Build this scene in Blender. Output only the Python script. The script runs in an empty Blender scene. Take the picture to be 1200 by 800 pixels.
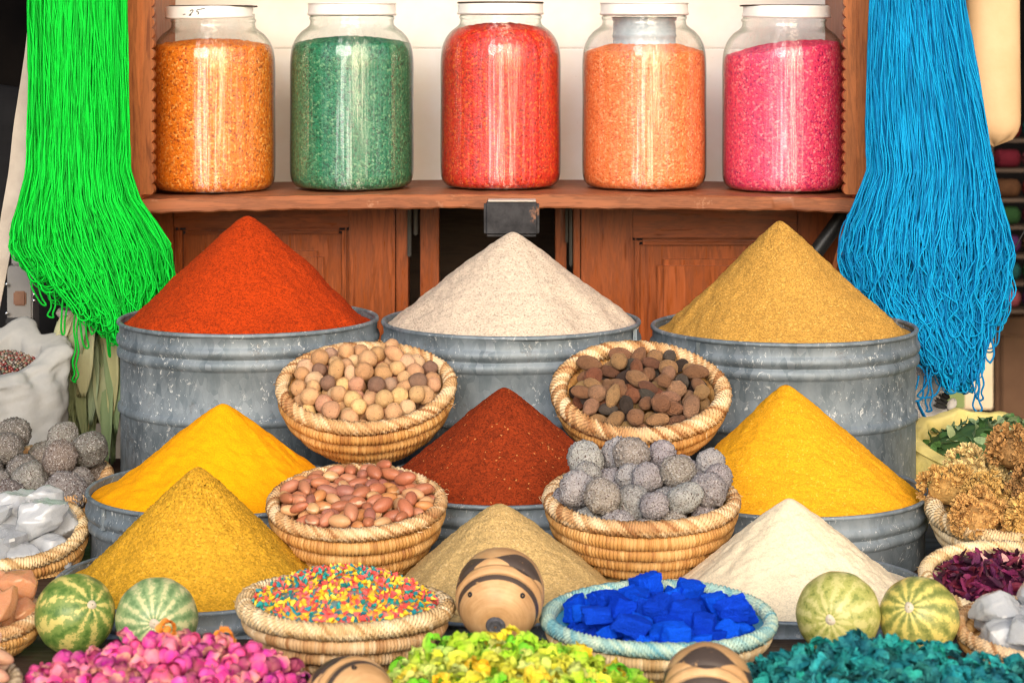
import bpy, bmesh, math, random
import numpy as np
from mathutils import Vector, Matrix, Euler, Quaternion
from math import pi, sin, cos, radians as R_

S = bpy.context.scene
COL = S.collection
# ------------------------------------------------------------------ camera, sky, sun, exposure
F, HY = 2500.0, 45.0            # focal length and horizon line in 1200-px photo units
cam = bpy.data.cameras.new('camera'); co = bpy.data.objects.new('camera', cam); COL.objects.link(co)
co.location = (0, 0, 0); co.rotation_euler = (pi/2, 0, 0)
cam.sensor_width = 36; cam.lens = 36*F/1200; cam.shift_y = -(400-HY)/1200
cam.clip_start = 0.05; cam.clip_end = 500
cam.dof.use_dof = True; cam.dof.focus_distance = 2.1; cam.dof.aperture_fstop = 15
S.camera = co
W = bpy.data.worlds.new('World'); S.world = W; W.use_nodes = True
nt = W.node_tree; sky = nt.nodes.new('ShaderNodeTexSky'); sky.sky_type = 'NISHITA'; sky.sun_disc = False
SUN_EL, SUN_AZ = R_(24), R_(-14)      # azimuth measured from straight behind the camera
sky.sun_elevation = SUN_EL; sky.sun_rotation = pi + SUN_AZ; sky.dust_density = 4.0; sky.air_density = 1.0; sky.ozone_density = 0.6
nt.links.new(sky.outputs[0], nt.nodes['Background'].inputs[0]); nt.nodes['Background'].inputs[1].default_value = 0.15
sl = bpy.data.lights.new('sun', 'SUN'); sl.energy = 1.5; sl.angle = R_(27); sl.color = (1.0, 0.955, 0.89)
so = bpy.data.objects.new('sun', sl); COL.objects.link(so)
d = Vector((sin(-SUN_AZ)*cos(SUN_EL), cos(SUN_AZ)*cos(SUN_EL), -sin(SUN_EL)))
so.rotation_euler = d.to_track_quat('-Z', 'Y').to_euler(); so.location = (0, -3, 3)
S.cycles.use_denoising = True; S.cycles.pixel_filter_type = 'BLACKMAN_HARRIS'; S.cycles.filter_width = 1.1
S.view_settings.view_transform = 'Standard'; S.view_settings.look = 'None'; S.view_settings.gamma = 1
S.view_settings.exposure = 0.50

rng = np.random.default_rng(7); random.seed(7)

# ------------------------------------------------------------------ helpers
def X(px, Y): return (px-600)/F*Y
def Z(py, Y): return -(py-HY)/F*Y
def P(px, py, Y): return Vector((X(px, Y), Y, Z(py, Y)))
def lin(r, g, b):
    f = lambda c: (c/255/12.92) if c <= 10 else ((c/255+0.055)/1.055)**2.4
    return (f(r), f(g), f(b), 1)
def mk(name, V, Fq, m=None, parent=None, smooth=True, sharp=None, col=None):
    V = np.asarray(V, dtype=np.float64)
    me = bpy.data.meshes.new(name)
    if isinstance(Fq, np.ndarray):
        k = Fq.shape[1]; n = len(Fq)
        me.vertices.add(len(V)); me.vertices.foreach_set('co', V.astype(np.float32).ravel())
        me.loops.add(n*k); me.loops.foreach_set('vertex_index', Fq.astype(np.int32).ravel())
        me.polygons.add(n); me.polygons.foreach_set('loop_start', np.arange(0, n*k, k, dtype=np.int32))
        me.update(calc_edges=True); me.validate()
    else:
        me.from_pydata([tuple(v) for v in V], [], [tuple(int(i) for i in f) for f in Fq]); me.update()
    me.polygons.foreach_set('use_smooth', np.full(len(me.polygons), bool(smooth)))
    if sharp: me.set_sharp_from_angle(angle=R_(sharp))
    if col is not None:
        a = me.color_attributes.new('Col', 'FLOAT_COLOR', 'POINT')
        c = np.ones((len(V), 4), dtype=np.float32); c[:, :3] = np.asarray(col)[:, :3]
        a.data.foreach_set('color', c.ravel())
    if m: me.materials.append(m)
    if name is None: return me
    o = bpy.data.objects.new(name, me); COL.objects.link(o)
    if parent: o.parent = parent
    return o
def inst(name, me, parent=None, mw=None, color=None):
    o = bpy.data.objects.new(name, me); COL.objects.link(o)
    if parent: o.parent = parent
    if mw is not None: o.matrix_world = mw
    if color is not None: o.color = color
    return o
def tag(o, label=None, cat=None, group=None, kind=None):
    if label: o['label'] = label
    if cat: o['category'] = cat
    if group: o['group'] = group
    if kind: o['kind'] = kind
    return o
def thing(name, label, cat, loc=(0, 0, 0), rot=(0, 0, 0), group=None):
    o = bpy.data.objects.new(name, None); COL.objects.link(o); o.location = loc; o.rotation_euler = rot
    o.empty_display_size = 0.02
    return tag(o, label, cat, group)
def grid_faces(nu, nv, wu=False, wv=False):
    iu = np.arange(nu if wu else nu-1); iv = np.arange(nv if wv else nv-1)
    a, b = np.meshgrid(iu, iv, indexing='ij'); a = a.ravel(); b = b.ravel()
    a2 = (a+1) % nu; b2 = (b+1) % nv
    return np.stack([a*nv+b, a2*nv+b, a2*nv+b2, a*nv+b2], 1)
def revolve(prof, n, wob=0, seed=0):
    """prof: (r, z) outside bottom -> top; returns V, quads, normals outwards"""
    p = np.array(prof, float); th = np.arange(n)*2*pi/n
    k = 1 + wob*np.cos(2*th+seed) + 0.6*wob*np.cos(3*th+2.1*seed)
    V = np.stack([np.outer(k*np.cos(th), p[:, 0]), np.outer(k*np.sin(th), p[:, 0]), np.tile(p[:, 1], (n, 1))], 2).reshape(-1, 3)
    return V, grid_faces(n, len(p), wu=True)
def torus(Rr, z, r, nmaj, nmin, mod=None, tone=None):
    th = np.arange(nmaj)*2*pi/nmaj; ph = np.arange(nmin)*2*pi/nmin
    T, Ph = np.meshgrid(th, ph, indexing='ij')
    rr = r*(1+(mod(T, Ph) if mod else 0*T))
    V = np.stack([(Rr+rr*np.cos(Ph))*np.cos(T), (Rr+rr*np.cos(Ph))*np.sin(T), z+rr*np.sin(Ph)], 2).reshape(-1, 3)
    return V, grid_faces(nmaj, nmin, True, True)
def join(parts):
    Vs, Fs, n = [], [], 0
    for V, f in parts:
        Vs.append(V); Fs.append(np.asarray(f)+n); n += len(V)
    return np.concatenate(Vs), np.concatenate(Fs)
def snoise(Pn, scale, seed=0, oct=6):
    """cheap smooth noise: a sum of sines in random directions, about -1..1"""
    r = np.random.default_rng(seed); out = np.zeros(len(Pn)); 
    for i in range(oct):
        dv = r.normal(size=3); dv /= np.linalg.norm(dv); f = scale*(0.6+1.0*r.random())*2*pi
        q = Pn@dv*f + r.random()*6.28
        dv2 = r.normal(size=3); dv2 /= np.linalg.norm(dv2)
        out += np.sin(q + 1.3*np.sin(Pn@dv2*f*0.7 + r.random()*6.28))
    return out/math.sqrt(oct*0.5)/1.6
def tube(pts, r, k=5):
    p = np.asarray(pts, float); n = len(p); t = np.gradient(p, axis=0); t /= np.linalg.norm(t, axis=1)[:, None]+1e-12
    up = np.array([0., 1., 0.]); N = np.zeros_like(p)
    a = up - t[0]*(up@t[0]); a /= np.linalg.norm(a)+1e-12
    for i in range(n):
        a = a - t[i]*(a@t[i]); l = np.linalg.norm(a)
        if l < 1e-6: a = np.array([1., 0, 0])
        else: a = a/l
        N[i] = a
    B = np.cross(t, N); ph = np.arange(k)*2*pi/k
    rr = np.broadcast_to(np.asarray(r, float), (n,))
    V = p[:, None, :] + rr[:, None, None]*(N[:, None, :]*np.cos(ph)[None, :, None] + B[:, None, :]*np.sin(ph)[None, :, None])
    return V.reshape(-1, 3), grid_faces(n, k, False, True)
def box(name, x0, x1, y0, y1, z0, z1, m, parent=None, bev=0.0012, seg=2):
    bm = bmesh.new(); bmesh.ops.create_cube(bm, size=1)
    for v in bm.verts:
        v.co = Vector(((x0+x1)/2+v.co.x*(x1-x0), (y0+y1)/2+v.co.y*(y1-y0), (z0+z1)/2+v.co.z*(z1-z0)))
    if bev: bmesh.ops.bevel(bm, geom=bm.edges[:], offset=bev, segments=seg, affect='EDGES')
    me = bpy.data.meshes.new(name); bm.to_mesh(me); bm.free(); me.materials.append(m)
    o = bpy.data.objects.new(name, me); COL.objects.link(o)
    if parent: o.parent = parent
    return o
def hull_mesh(name, pts, m, bev=0.0, jitter=0, sub=0, seed=0, smooth=False):
    bm = bmesh.new()
    for p in pts: bm.verts.new(p)
    bmesh.ops.convex_hull(bm, input=bm.verts[:])
    for v in [v for v in bm.verts if not v.link_faces]: bm.verts.remove(v)
    if bev: bmesh.ops.bevel(bm, geom=bm.edges[:], offset=bev, segments=1, affect='EDGES')
    if sub:
        bmesh.ops.triangulate(bm, faces=bm.faces[:])
        bmesh.ops.subdivide_edges(bm, edges=bm.edges[:], cuts=sub, use_grid_fill=True)
        if jitter:
            V = np.array([v.co for v in bm.verts]); sz = np.ptp(V, axis=0).max()
            n1 = snoise(V, 2.2/sz, seed); n2 = snoise(V, 6/sz, seed+1); n3 = snoise(V, 14/sz, seed+3)
            bm.normal_update()
            for i, v in enumerate(bm.verts): v.co += v.normal*float(jitter*(n1[i]+0.55*n2[i]+0.35*n3[i]))
    me = bpy.data.meshes.new(name); bm.to_mesh(me); bm.free(); me.materials.append(m)
    me.polygons.foreach_set('use_smooth', np.full(len(me.polygons), smooth))
    if smooth: me.set_sharp_from_angle(angle=R_(38))
    return me
def blob(name, m, n=(20, 12), ax=(1, 1, 1), lump=0.0, lumpscale=1.2, fine=0.0, finescale=4, seed=0, tip=0.0, col=None):
    """closed lumpy egg of unit radius, long axis x"""
    nu, nv = n; v = np.linspace(0.0005, pi-0.0005, nv); u = np.arange(nu)*2*pi/nu
    U, Vv = np.meshgrid(u, v, indexing='ij')
    Pn = np.stack([np.cos(Vv), np.sin(Vv)*np.cos(U), np.sin(Vv)*np.sin(U)], 2).reshape(-1, 3)
    k = 1 + lump*snoise(Pn, lumpscale*0.35, seed) + fine*snoise(Pn, finescale*0.35, seed+5, 8)
    tp = 1 + tip*np.abs(Pn[:, 0])**4
    Q = Pn*k[:, None]; Q[:, 0] *= tp; Q *= np.array(ax)
    c = col(Pn) if col else None
    o = mk(name, Q, grid_faces(nu, nv, True), m, col=c)
    me = o.data; bpy.data.objects.remove(o)
    return me

# ------------------------------------------------------------------ materials
class NB:
    def __init__(s, name):
        s.m = bpy.data.materials.new(name); s.m.use_nodes = True; s.t = s.m.node_tree; s.n = s.t.nodes
        s.b = s.n['Principled BSDF']; s.tc = s.n.new('ShaderNodeTexCoord'); s.co = s.tc.outputs['Object']
        s.out = s.n['Material Output']
    def L(s, a, b): s.t.links.new(a, b)
    def new(s, t, **k):
        x = s.n.new(t)
        for a, v in k.items(): setattr(x, a, v)
        return x
    def mapping(s, scale=(1, 1, 1), src=None, rot=(0, 0, 0)):
        x = s.new('ShaderNodeMapping'); x.inputs['Scale'].default_value = scale; x.inputs['Rotation'].default_value = rot
        s.L(src or s.co, x.inputs['Vector']); return x.outputs[0]
    def noise(s, scale, detail=4, rough=0.55, src=None, dist=0):
        x = s.new('ShaderNodeTexNoise'); x.inputs['Scale'].default_value = scale; x.inputs['Detail'].default_value = detail
        x.inputs['Roughness'].default_value = rough; x.inputs['Distortion'].default_value = dist
        s.L(src or s.co, x.inputs['Vector']); return x.outputs['Fac']
    def voro(s, scale, src=None, out='Color', feature='F1'):
        x = s.new('ShaderNodeTexVoronoi', feature=feature); x.inputs['Scale'].default_value = scale
        s.L(src or s.co, x.inputs['Vector']); return x.outputs[out]
    def ramp(s, fac, stops, interp='LINEAR'):
        x = s.new('ShaderNodeValToRGB'); e = x.color_ramp.elements; x.color_ramp.interpolation = interp
        while len(e) < len(stops): e.new(0.5)
        for q, (p, c) in zip(e, stops):
            q.position = p; q.color = c if len(c) == 4 else (*c, 1)
        s.L(fac, x.inputs[0]); return x.outputs[0]
    def mix(s, fac, a, b, mode='MIX'):
        x = s.new('ShaderNodeMix', data_type='RGBA', blend_type=mode)
        for sock, v in ((x.inputs[0], fac), (x.inputs[6], a), (x.inputs[7], b)):
            if isinstance(v, (int, float)): sock.default_value = v
            elif isinstance(v, tuple): sock.default_value = v if len(v) == 4 else (*v, 1)
            else: s.L(v, sock)
        return x.outputs[2]
    def math(s, op, a, b=0.0, clamp=False):
        x = s.new('ShaderNodeMath', operation=op, use_clamp=clamp)
        for i, v in enumerate((a, b)):
            if isinstance(v, (int, float)): x.inputs[i].default_value = v
            else: s.L(v, x.inputs[i])
        return x.outputs[0]
    def bump(s, h, strength=0.3, dist=0.001):
        x = s.new('ShaderNodeBump'); x.inputs['Strength'].default_value = strength; x.inputs['Distance'].default_value = dist
        s.L(h, x.inputs['Height']); s.L(x.outputs[0], s.b.inputs['Normal']); return x
    def base(s, c):
        if isinstance(c, tuple): s.b.inputs['Base Color'].default_value = c if len(c) == 4 else (*c, 1)
        else: s.L(c, s.b.inputs['Base Color'])
    def set(s, **k):
        for a, v in k.items():
            sock = s.b.inputs[a.replace('_', ' ')]
            if isinstance(v, (int, float, tuple)): sock.default_value = v
            else: s.L(v, sock)
        return s
def hsv(nb, c, h=0.5, s=1, v=1):
    x = nb.new('ShaderNodeHueSaturation')
    for k, q in (('Hue', h), ('Saturation', s), ('Value', v)):
        if isinstance(q, (int, float)): x.inputs[k].default_value = q
        else: nb.L(q, x.inputs[k])
    if isinstance(c, tuple): x.inputs['Color'].default_value = c
    else: nb.L(c, x.inputs['Color'])
    return x.outputs[0]
def mul(c, k): return (c[0]*k, c[1]*k, c[2]*k, 1)

def powder_mat(name, c, grain=900, dark=0.55, light=1.35, bump=0.5, fleck=None, low=0.12):
    n = NB(name)
    g = n.noise(grain, 2, 0.7); v = n.voro(grain*0.75)
    vs = n.new('ShaderNodeSeparateColor'); n.L(v, vs.inputs[0])
    f = n.math('ADD', n.math('MULTIPLY', g, 0.6), n.math('MULTIPLY', vs.outputs[0], 0.4))
    dark = 1-(1-dark)*0.85; col = n.ramp(f, [(0.28, mul(c, dark)), (0.5, c), (0.78, mul(c, light))])
    if fleck:
        for thr, fc, ch in fleck:
            k = n.math('GREATER_THAN', vs.outputs[ch], thr); col = n.mix(k, col, fc)
    lo = n.noise(14, 3); col = n.mix(low, col, n.ramp(lo, [(0.3, mul(c, 0.55)), (0.7, mul(c, 1.3))]))
    n.base(col); n.set(Roughness=0.95); n.b.inputs['Specular IOR Level'].default_value = 0.15
    n.bump(g, bump, 0.0012); return n.m
def granule_mat(name, stops, scale=400, dark=(0, 0, 0)):
    n = NB(name); v = n.voro(scale); s = n.new('ShaderNodeSeparateColor'); n.L(v, s.inputs[0])
    col = n.ramp(s.outputs[0], stops); dst = n.voro(scale, out='Distance')
    col = n.mix(n.math('MULTIPLY', n.noise(30, 3), 0.35), col, stops[len(stops)//2][1])
    n.base(col); n.set(Roughness=0.55); n.bump(n.math('SUBTRACT', 1.0, dst), 0.6, 0.0015); return n.m
def wood_mat(name, c1, c2, axis='x', scale=1.0, rough=0.45, worn=None):
    n = NB(name); a = (6, 60, 60) if axis == 'x' else (60, 60, 6)
    a = tuple(q*scale for q in a)
    m1 = n.mapping(a); g = n.noise(1.0, 6, 0.6, m1, 0.8); m2 = n.mapping(tuple(q*5 for q in a)); g2 = n.noise(1.0, 3, 0.6, m2)
    f = n.math('ADD', n.math('MULTIPLY', g, 0.72), n.math('MULTIPLY', g2, 0.28))
    col = n.ramp(f, [(0.36, c2), (0.47, c1), (0.52, mul(c1, 0.62)), (0.56, mul(c1, 1.1)), (0.66, mul(c1, 1.45))])
    lo = n.noise(9, 4); col = n.mix(0.30, col, n.mix(lo, mul(c2, 0.8), mul(c1, 1.3)))
    if worn:
        k = n.ramp(n.noise(28, 5, 0.7), [(0.62, (0, 0, 0)), (0.72, (1, 1, 1))]); col = n.mix(n.math('MULTIPLY', k, 0.6), col, worn)
    n.base(col); n.set(Roughness=n.ramp(g2, [(0.3, (rough-0.1,)*3), (0.7, (rough+0.15,)*3)])); n.b.inputs['Specular IOR Level'].default_value = 0.3; n.bump(f, 0.3, 0.001); return n.m
def plain(name, c1, c2=None, scale=40, rough=0.7, bump=0.2, bscale=None, spec=0.4, dist=0.001):
    n = NB(name); f = n.noise(scale, 5, 0.6); n.base(n.ramp(f, [(0.3, c1), (0.7, c2 or mul(c1, 1.4))]))
    n.set(Roughness=rough); n.b.inputs['Specular IOR Level'].default_value = spec
    n.bump(n.noise(bscale or scale*4, 4), bump, dist); return n.m
def objcol(name, var=0.35, scale=2.0, fscale=9, rough=0.6, bump=0.3, spec=0.3, dist=0.001, useattr=False, src='Object', speck=None, frost=None):
    """colour comes from the object's own colour, with mottling"""
    n = NB(name); oi = n.new('ShaderNodeObjectInfo')
    add = n.new('ShaderNodeVectorMath', operation='ADD'); n.L(n.co, add.inputs[0])
    sc = n.new('ShaderNodeVectorMath', operation='SCALE'); comb = n.new('ShaderNodeCombineXYZ')
    for i in range(3): n.L(oi.outputs['Random'], comb.inputs[i])
    n.L(comb.outputs[0], sc.inputs[0]); sc.inputs['Scale'].default_value = 37.0; n.L(sc.outputs[0], add.inputs[1])
    q = add.outputs[0]
    f = n.noise(scale, 4, 0.6, q); g = n.noise(fscale, 4, 0.65, q)
    v = n.math('ADD', 1.0-var*0.9, n.math('MULTIPLY', n.math('ADD', f, g), var*0.9))
    c = hsv(n, oi.outputs['Color'], v=v)
    if useattr:
        at = n.new('ShaderNodeAttribute', attribute_name='Col'); c = n.mix(at.outputs['Fac'], c, useattr)
    if speck:
        k = n.ramp(n.noise(speck[0], 3, 0.7, q), [(speck[1], (0, 0, 0)), (speck[1]+0.08, (1, 1, 1))]); c = n.mix(k, c, speck[2])
    if frost:
        k = n.ramp(n.noise(frost[0], 2, 0.6, q), [(frost[1], (0, 0, 0)), (frost[1]+0.06, (1, 1, 1))]); c = n.mix(n.math('MULTIPLY', k, 0.8), c, frost[2])
    n.base(c); n.set(Roughness=rough); n.b.inputs['Specular IOR Level'].default_value = spec
    n.bump(g, bump, dist); return n.m

M = {}
# powders (colours of the spices themselves)
M['paprika'] = powder_mat('paprika_powder', (0.40, 0.038, 0.003, 1), 900, 0.42, 1.35, 0.7)
M['ginger'] = powder_mat('pale_ginger_powder', (0.58, 0.475, 0.375, 1), 1000, 0.62, 1.22, 0.3, [(0.94, (0.32, 0.25, 0.2, 1), 1)])
M['cumin'] = powder_mat('cumin_powder', (0.46, 0.25, 0.052, 1), 1000, 0.6, 1.5, 0.5, [(0.96, (0.65, 0.40, 0.11, 1), 1)])
M['turmeric'] = powder_mat('turmeric_powder', (0.84, 0.345, 0.002, 1), 1100, 0.8, 1.12, 0.25)
M['brick'] = powder_mat('brick_red_spice', (0.23, 0.030, 0.006, 1), 850, 0.4, 1.4, 0.7, [(0.992, (0.5, 0.2, 0.06, 1), 1)])
M['curry'] = powder_mat('curry_powder', (0.72, 0.335, 0.012, 1), 1000, 0.72, 1.25, 0.4, [(0.975, (0.85, 0.46, 0.05, 1), 1)])
M['mustard'] = powder_mat('mustard_powder', (0.56, 0.30, 0.022, 1), 800, 0.62, 1.35, 0.6, [(0.965, (0.72, 0.40, 0.05, 1), 1)])
M['coriander'] = powder_mat('coriander_powder', (0.50, 0.34, 0.14, 1), 950, 0.7, 1.35, 0.5, [(0.965, (0.64, 0.46, 0.23, 1), 1)])
M['cream'] = powder_mat('cream_powder', (0.77, 0.65, 0.46, 1), 1100, 0.78, 1.12, 0.25)
# jar granules
def g(*cs): return [(i/(len(cs)-1), c) for i, c in enumerate(cs)]
M['j0'] = granule_mat('amber_granules', g((.20,.025,.003,1), (.62,.13,.003,1), (.72,.20,.004,1), (.66,.16,.004,1), (.85,.45,.12,1)))
M['j1'] = granule_mat('green_granules', g((.003,.03,.015,1), (.008,.11,.05,1), (.018,.20,.10,1), (.014,.15,.07,1), (.16,.34,.18,1)))
M['j2'] = granule_mat('red_granules', g((.18,.005,.002,1), (.50,.010,.004,1), (.60,.018,.006,1), (.58,.03,.006,1), (.74,.16,.02,1)))
M['j3'] = granule_mat('orange_granules', g((.45,.06,.010,1), (.74,.16,.035,1), (.80,.22,.06,1), (.76,.19,.05,1), (.85,.42,.2,1)))
M['j4'] = granule_mat('pink_granules', g((.24,.006,.09,1), (.66,.022,.11,1), (.76,.042,.14,1), (.72,.06,.11,1), (.85,.28,.32,1)))
# wood
M['wood_v'] = wood_mat('varnished_wood_upright', (0.29, 0.066, 0.012, 1), (0.085, 0.015, 0.004, 1), 'z', 0.8, 0.34)
M['wood_h'] = wood_mat('varnished_wood_level', (0.27, 0.060, 0.011, 1), (0.075, 0.013, 0.004, 1), 'x', 0.8, 0.34)
M['shelf'] = wood_mat('worn_shelf_wood', (0.28, 0.095, 0.040, 1), (0.09, 0.024, 0.010, 1), 'x', 0.9, 0.5, (0.55, 0.32, 0.2, 1))
M['post'] = wood_mat('pale_varnished_wood', (0.40, 0.125, 0.036, 1), (0.13, 0.030, 0.009, 1), 'z', 1.0, 0.45)
M['dark_wood'] = wood_mat('dark_counter_wood', (0.05, 0.03, 0.02, 1), (0.025, 0.016, 0.012, 1), 'x', 0.7, 0.6)
# plaster behind the jars
def f_plaster():
    n = NB('cream_painted_boards'); a = n.noise(7, 5, 0.6); b = n.noise(60, 4)
    c = n.ramp(a, [(0.3, (0.80, 0.76, 0.69, 1)), (0.62, (0.88, 0.885, 0.885, 1))])
    k = n.ramp(n.noise(130, 3, 0.8), [(0.70, (0, 0, 0)), (0.76, (1, 1, 1))]); c = n.mix(n.math('MULTIPLY', k, 0.35), c, (0.35, 0.2, 0.1, 1))
    n.base(c); n.set(Roughness=0.6); n.bump(b, 0.2, 0.001); return n.m
M['plaster'] = f_plaster()
def f_zinc():
    n = NB('galvanised_zinc'); q = n.mapping((1, 1, 0.55))
    a = n.noise(22, 5, 0.65, q); v = n.voro(150, q); s = n.new('ShaderNodeSeparateColor'); n.L(v, s.inputs[0])
    c = n.ramp(a, [(0.28, (0.065, 0.088, 0.11, 1)), (0.5, (0.14, 0.178, 0.21, 1)), (0.75, (0.25, 0.29, 0.32, 1))])
    c = n.mix(n.math('MULTIPLY', s.outputs[0], 0.30), c, (0.36, 0.41, 0.46, 1))
    ch = n.noise(170, 3, 0.7, n.mapping((1.2, 1.2, 0.9)), 0.8); big = n.noise(16, 2)
    chip = n.math('MULTIPLY', n.ramp(ch, [(0.60, (0, 0, 0)), (0.66, (1, 1, 1))]), n.ramp(big, [(0.36, (0, 0, 0)), (0.55, (1, 1, 1))]))
    c = n.mix(n.math('MULTIPLY', chip, 0.5), c, (0.72, 0.73, 0.72, 1))
    rust = n.ramp(n.noise(34, 6, 0.8), [(0.58, (0, 0, 0)), (0.72, (1, 1, 1))]); c = n.mix(n.math('MULTIPLY', rust, 0.6), c, (0.10, 0.075, 0.055, 1))
    n.base(c); n.set(Metallic=n.math('SUBTRACT', 0.34, n.math('MULTIPLY', chip, 0.35)), Roughness=n.ramp(a, [(0.3, (0.5,)*3), (0.7, (0.7,)*3)]))
    n.bump(n.math('ADD', n.noise(10, 3), n.math('MULTIPLY', ch, 0.25)), 0.25, 0.002); return n.m
M['zinc'] = f_zinc()
def f_glass():
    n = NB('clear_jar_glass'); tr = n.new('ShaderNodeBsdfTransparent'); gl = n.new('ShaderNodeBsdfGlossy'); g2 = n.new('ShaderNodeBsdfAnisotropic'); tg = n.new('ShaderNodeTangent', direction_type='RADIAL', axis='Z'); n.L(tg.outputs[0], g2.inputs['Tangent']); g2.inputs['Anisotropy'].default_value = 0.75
    lw = n.new('ShaderNodeLayerWeight'); lw.inputs['Blend'].default_value = 0.5
    fr = n.new('ShaderNodeFresnel'); ge = n.new('ShaderNodeNewGeometry'); n.L(n.math('SUBTRACT', 1.5, n.math('MULTIPLY', ge.outputs['Backfacing'], 1.5-1/1.5)), fr.inputs['IOR'])
    n.L(n.ramp(lw.outputs['Facing'], [(0.0, (0.97, 0.98, 0.97, 1)), (0.55, (0.95, 0.965, 0.955, 1)), (0.74, (0.6, 0.66, 0.62, 1)), (0.86, (0.2, 0.24, 0.22, 1)), (1.0, (0.06, 0.08, 0.07, 1))]), tr.inputs[0])
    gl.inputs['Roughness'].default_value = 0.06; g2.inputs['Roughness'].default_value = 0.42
    b = n.new('ShaderNodeBump'); b.inputs['Strength'].default_value = 0.35; b.inputs['Distance'].default_value = 0.004
    wv = n.noise(1.0, 3, 0.6, n.mapping((55, 55, 5))); n.L(wv, b.inputs['Height'])
    n.L(b.outputs[0], gl.inputs['Normal'])
    mx = n.new('ShaderNodeMixShader'); n.L(fr.outputs[0], mx.inputs[0]); n.L(tr.outputs[0], mx.inputs[1]); n.L(gl.outputs[0], mx.inputs[2])
    st = n.ramp(n.noise(1.0, 4, 0.7, n.mapping((170, 170, 3))), [(0.40, (0.05,)*3), (0.50, (0.22,)*3), (0.55, (0.45,)*3), (0.585, (1, 1, 1)), (0.62, (0.4,)*3)])  # vertical streaks painted into an added gloss layer, imitating street reflections
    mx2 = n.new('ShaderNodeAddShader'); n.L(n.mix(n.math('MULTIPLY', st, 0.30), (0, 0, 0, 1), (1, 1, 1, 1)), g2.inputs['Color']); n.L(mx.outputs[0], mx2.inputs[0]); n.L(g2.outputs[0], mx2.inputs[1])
    n.n.remove(n.b); n.L(mx2.outputs[0], n.out.inputs[0]); return n.m
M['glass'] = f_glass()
M['lid'] = plain('white_enamel_lid', (0.72, 0.71, 0.69, 1), (0.84, 0.84, 0.83, 1), 40, 0.35, 0.1)
M['ink'] = plain('black_marker_ink', (0.01, 0.01, 0.012, 1), None, 40, 0.6, 0.0)
def f_straw(name, c1, c2, c3):
    n = NB(name); at = n.new('ShaderNodeAttribute', attribute_name='Col'); s = n.new('ShaderNodeSeparateColor'); n.L(at.outputs['Color'], s.inputs[0])
    f = n.math('ADD', n.math('MULTIPLY', s.outputs[0], 0.7), n.math('MULTIPLY', n.noise(45, 4, 0.6), 0.3))
    c = n.ramp(f, [(0.2, c3), (0.45, c1), (0.75, c2)])
    n.base(c); n.set(Roughness=0.55); n.b.inputs['Specular IOR Level'].default_value = 0.35; n.bump(n.noise(500, 2), 0.2, 0.0006); return n.m
M['straw_coil'] = f_straw('golden_straw_coil', (0.50, 0.255, 0.075, 1), (0.66, 0.40, 0.16, 1), (0.33, 0.14, 0.04, 1))
M['straw_rim'] = f_straw('pale_straw_rim', (0.54, 0.32, 0.145, 1), (0.74, 0.55, 0.34, 1), (0.33, 0.15, 0.055, 1))
M['straw_pale'] = f_straw('bleached_straw', (0.66, 0.47, 0.25, 1), (0.80, 0.65, 0.42, 1), (0.45, 0.27, 0.11, 1))
M['straw_grey'] = f_straw('greyed_straw', (0.40, 0.31, 0.20, 1), (0.55, 0.45, 0.32, 1), (0.2, 0.13, 0.07, 1))
M['straw_blue'] = f_straw('straw_stained_blue', (0.07, 0.36, 0.52, 1), (0.30, 0.60, 0.66, 1), (0.01, 0.12, 0.38, 1))
M['straw_mint'] = f_straw('straw_tinted_mint', (0.36, 0.55, 0.50, 1), (0.56, 0.68, 0.54, 1), (0.16, 0.40, 0.46, 1))

# ------------------------------------------------------------------ ground, shop walls, counter
M['ground'] = plain('street_paving', (0.16, 0.14, 0.12, 1), (0.26, 0.23, 0.2, 1), 6, 0.9, 0.4)
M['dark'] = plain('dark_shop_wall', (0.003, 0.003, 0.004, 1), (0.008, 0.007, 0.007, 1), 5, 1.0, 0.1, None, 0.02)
gv = np.array([(-200, -200, -1.25), (200, -200, -1.25), (200, 200, -1.25), (-200, 200, -1.25)], float)
tag(mk('ground', gv, [(0, 1, 2, 3)], M['ground'], smooth=False), kind='structure')
TOP, FRONT, LEFT, RIGHT = -0.507, -0.478, -0.535, -0.515
tag(box('counter', -0.462, 0.462, 1.705, 2.72, -1.25, TOP, M['dark_wood']), kind='structure')
tag(box('front_counter', -1.1, 1.1, 1.1, 1.70, -1.25, FRONT, M['dark_wood']), kind='structure')
tag(box('counter_wing', -1.4, -0.466, 1.705, 2.72, -1.25, LEFT, M['dark_wood']), kind='structure')
tag(box('counter_wing', 0.466, 1.4, 1.705, 2.72, -1.25, RIGHT, M['dark_wood']), kind='structure')
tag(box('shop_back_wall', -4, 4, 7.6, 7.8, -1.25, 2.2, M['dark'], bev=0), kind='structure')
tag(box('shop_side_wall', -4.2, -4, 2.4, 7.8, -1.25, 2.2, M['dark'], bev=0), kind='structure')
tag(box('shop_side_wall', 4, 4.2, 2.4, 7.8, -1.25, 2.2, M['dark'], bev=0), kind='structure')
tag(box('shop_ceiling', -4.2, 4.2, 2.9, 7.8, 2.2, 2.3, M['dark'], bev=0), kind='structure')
beam = box('roof_beam', -2.2, 2.2, 2.56, 2.64, 0.24, 0.32, M['dark_wood']); tag(beam, kind='structure')

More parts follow.
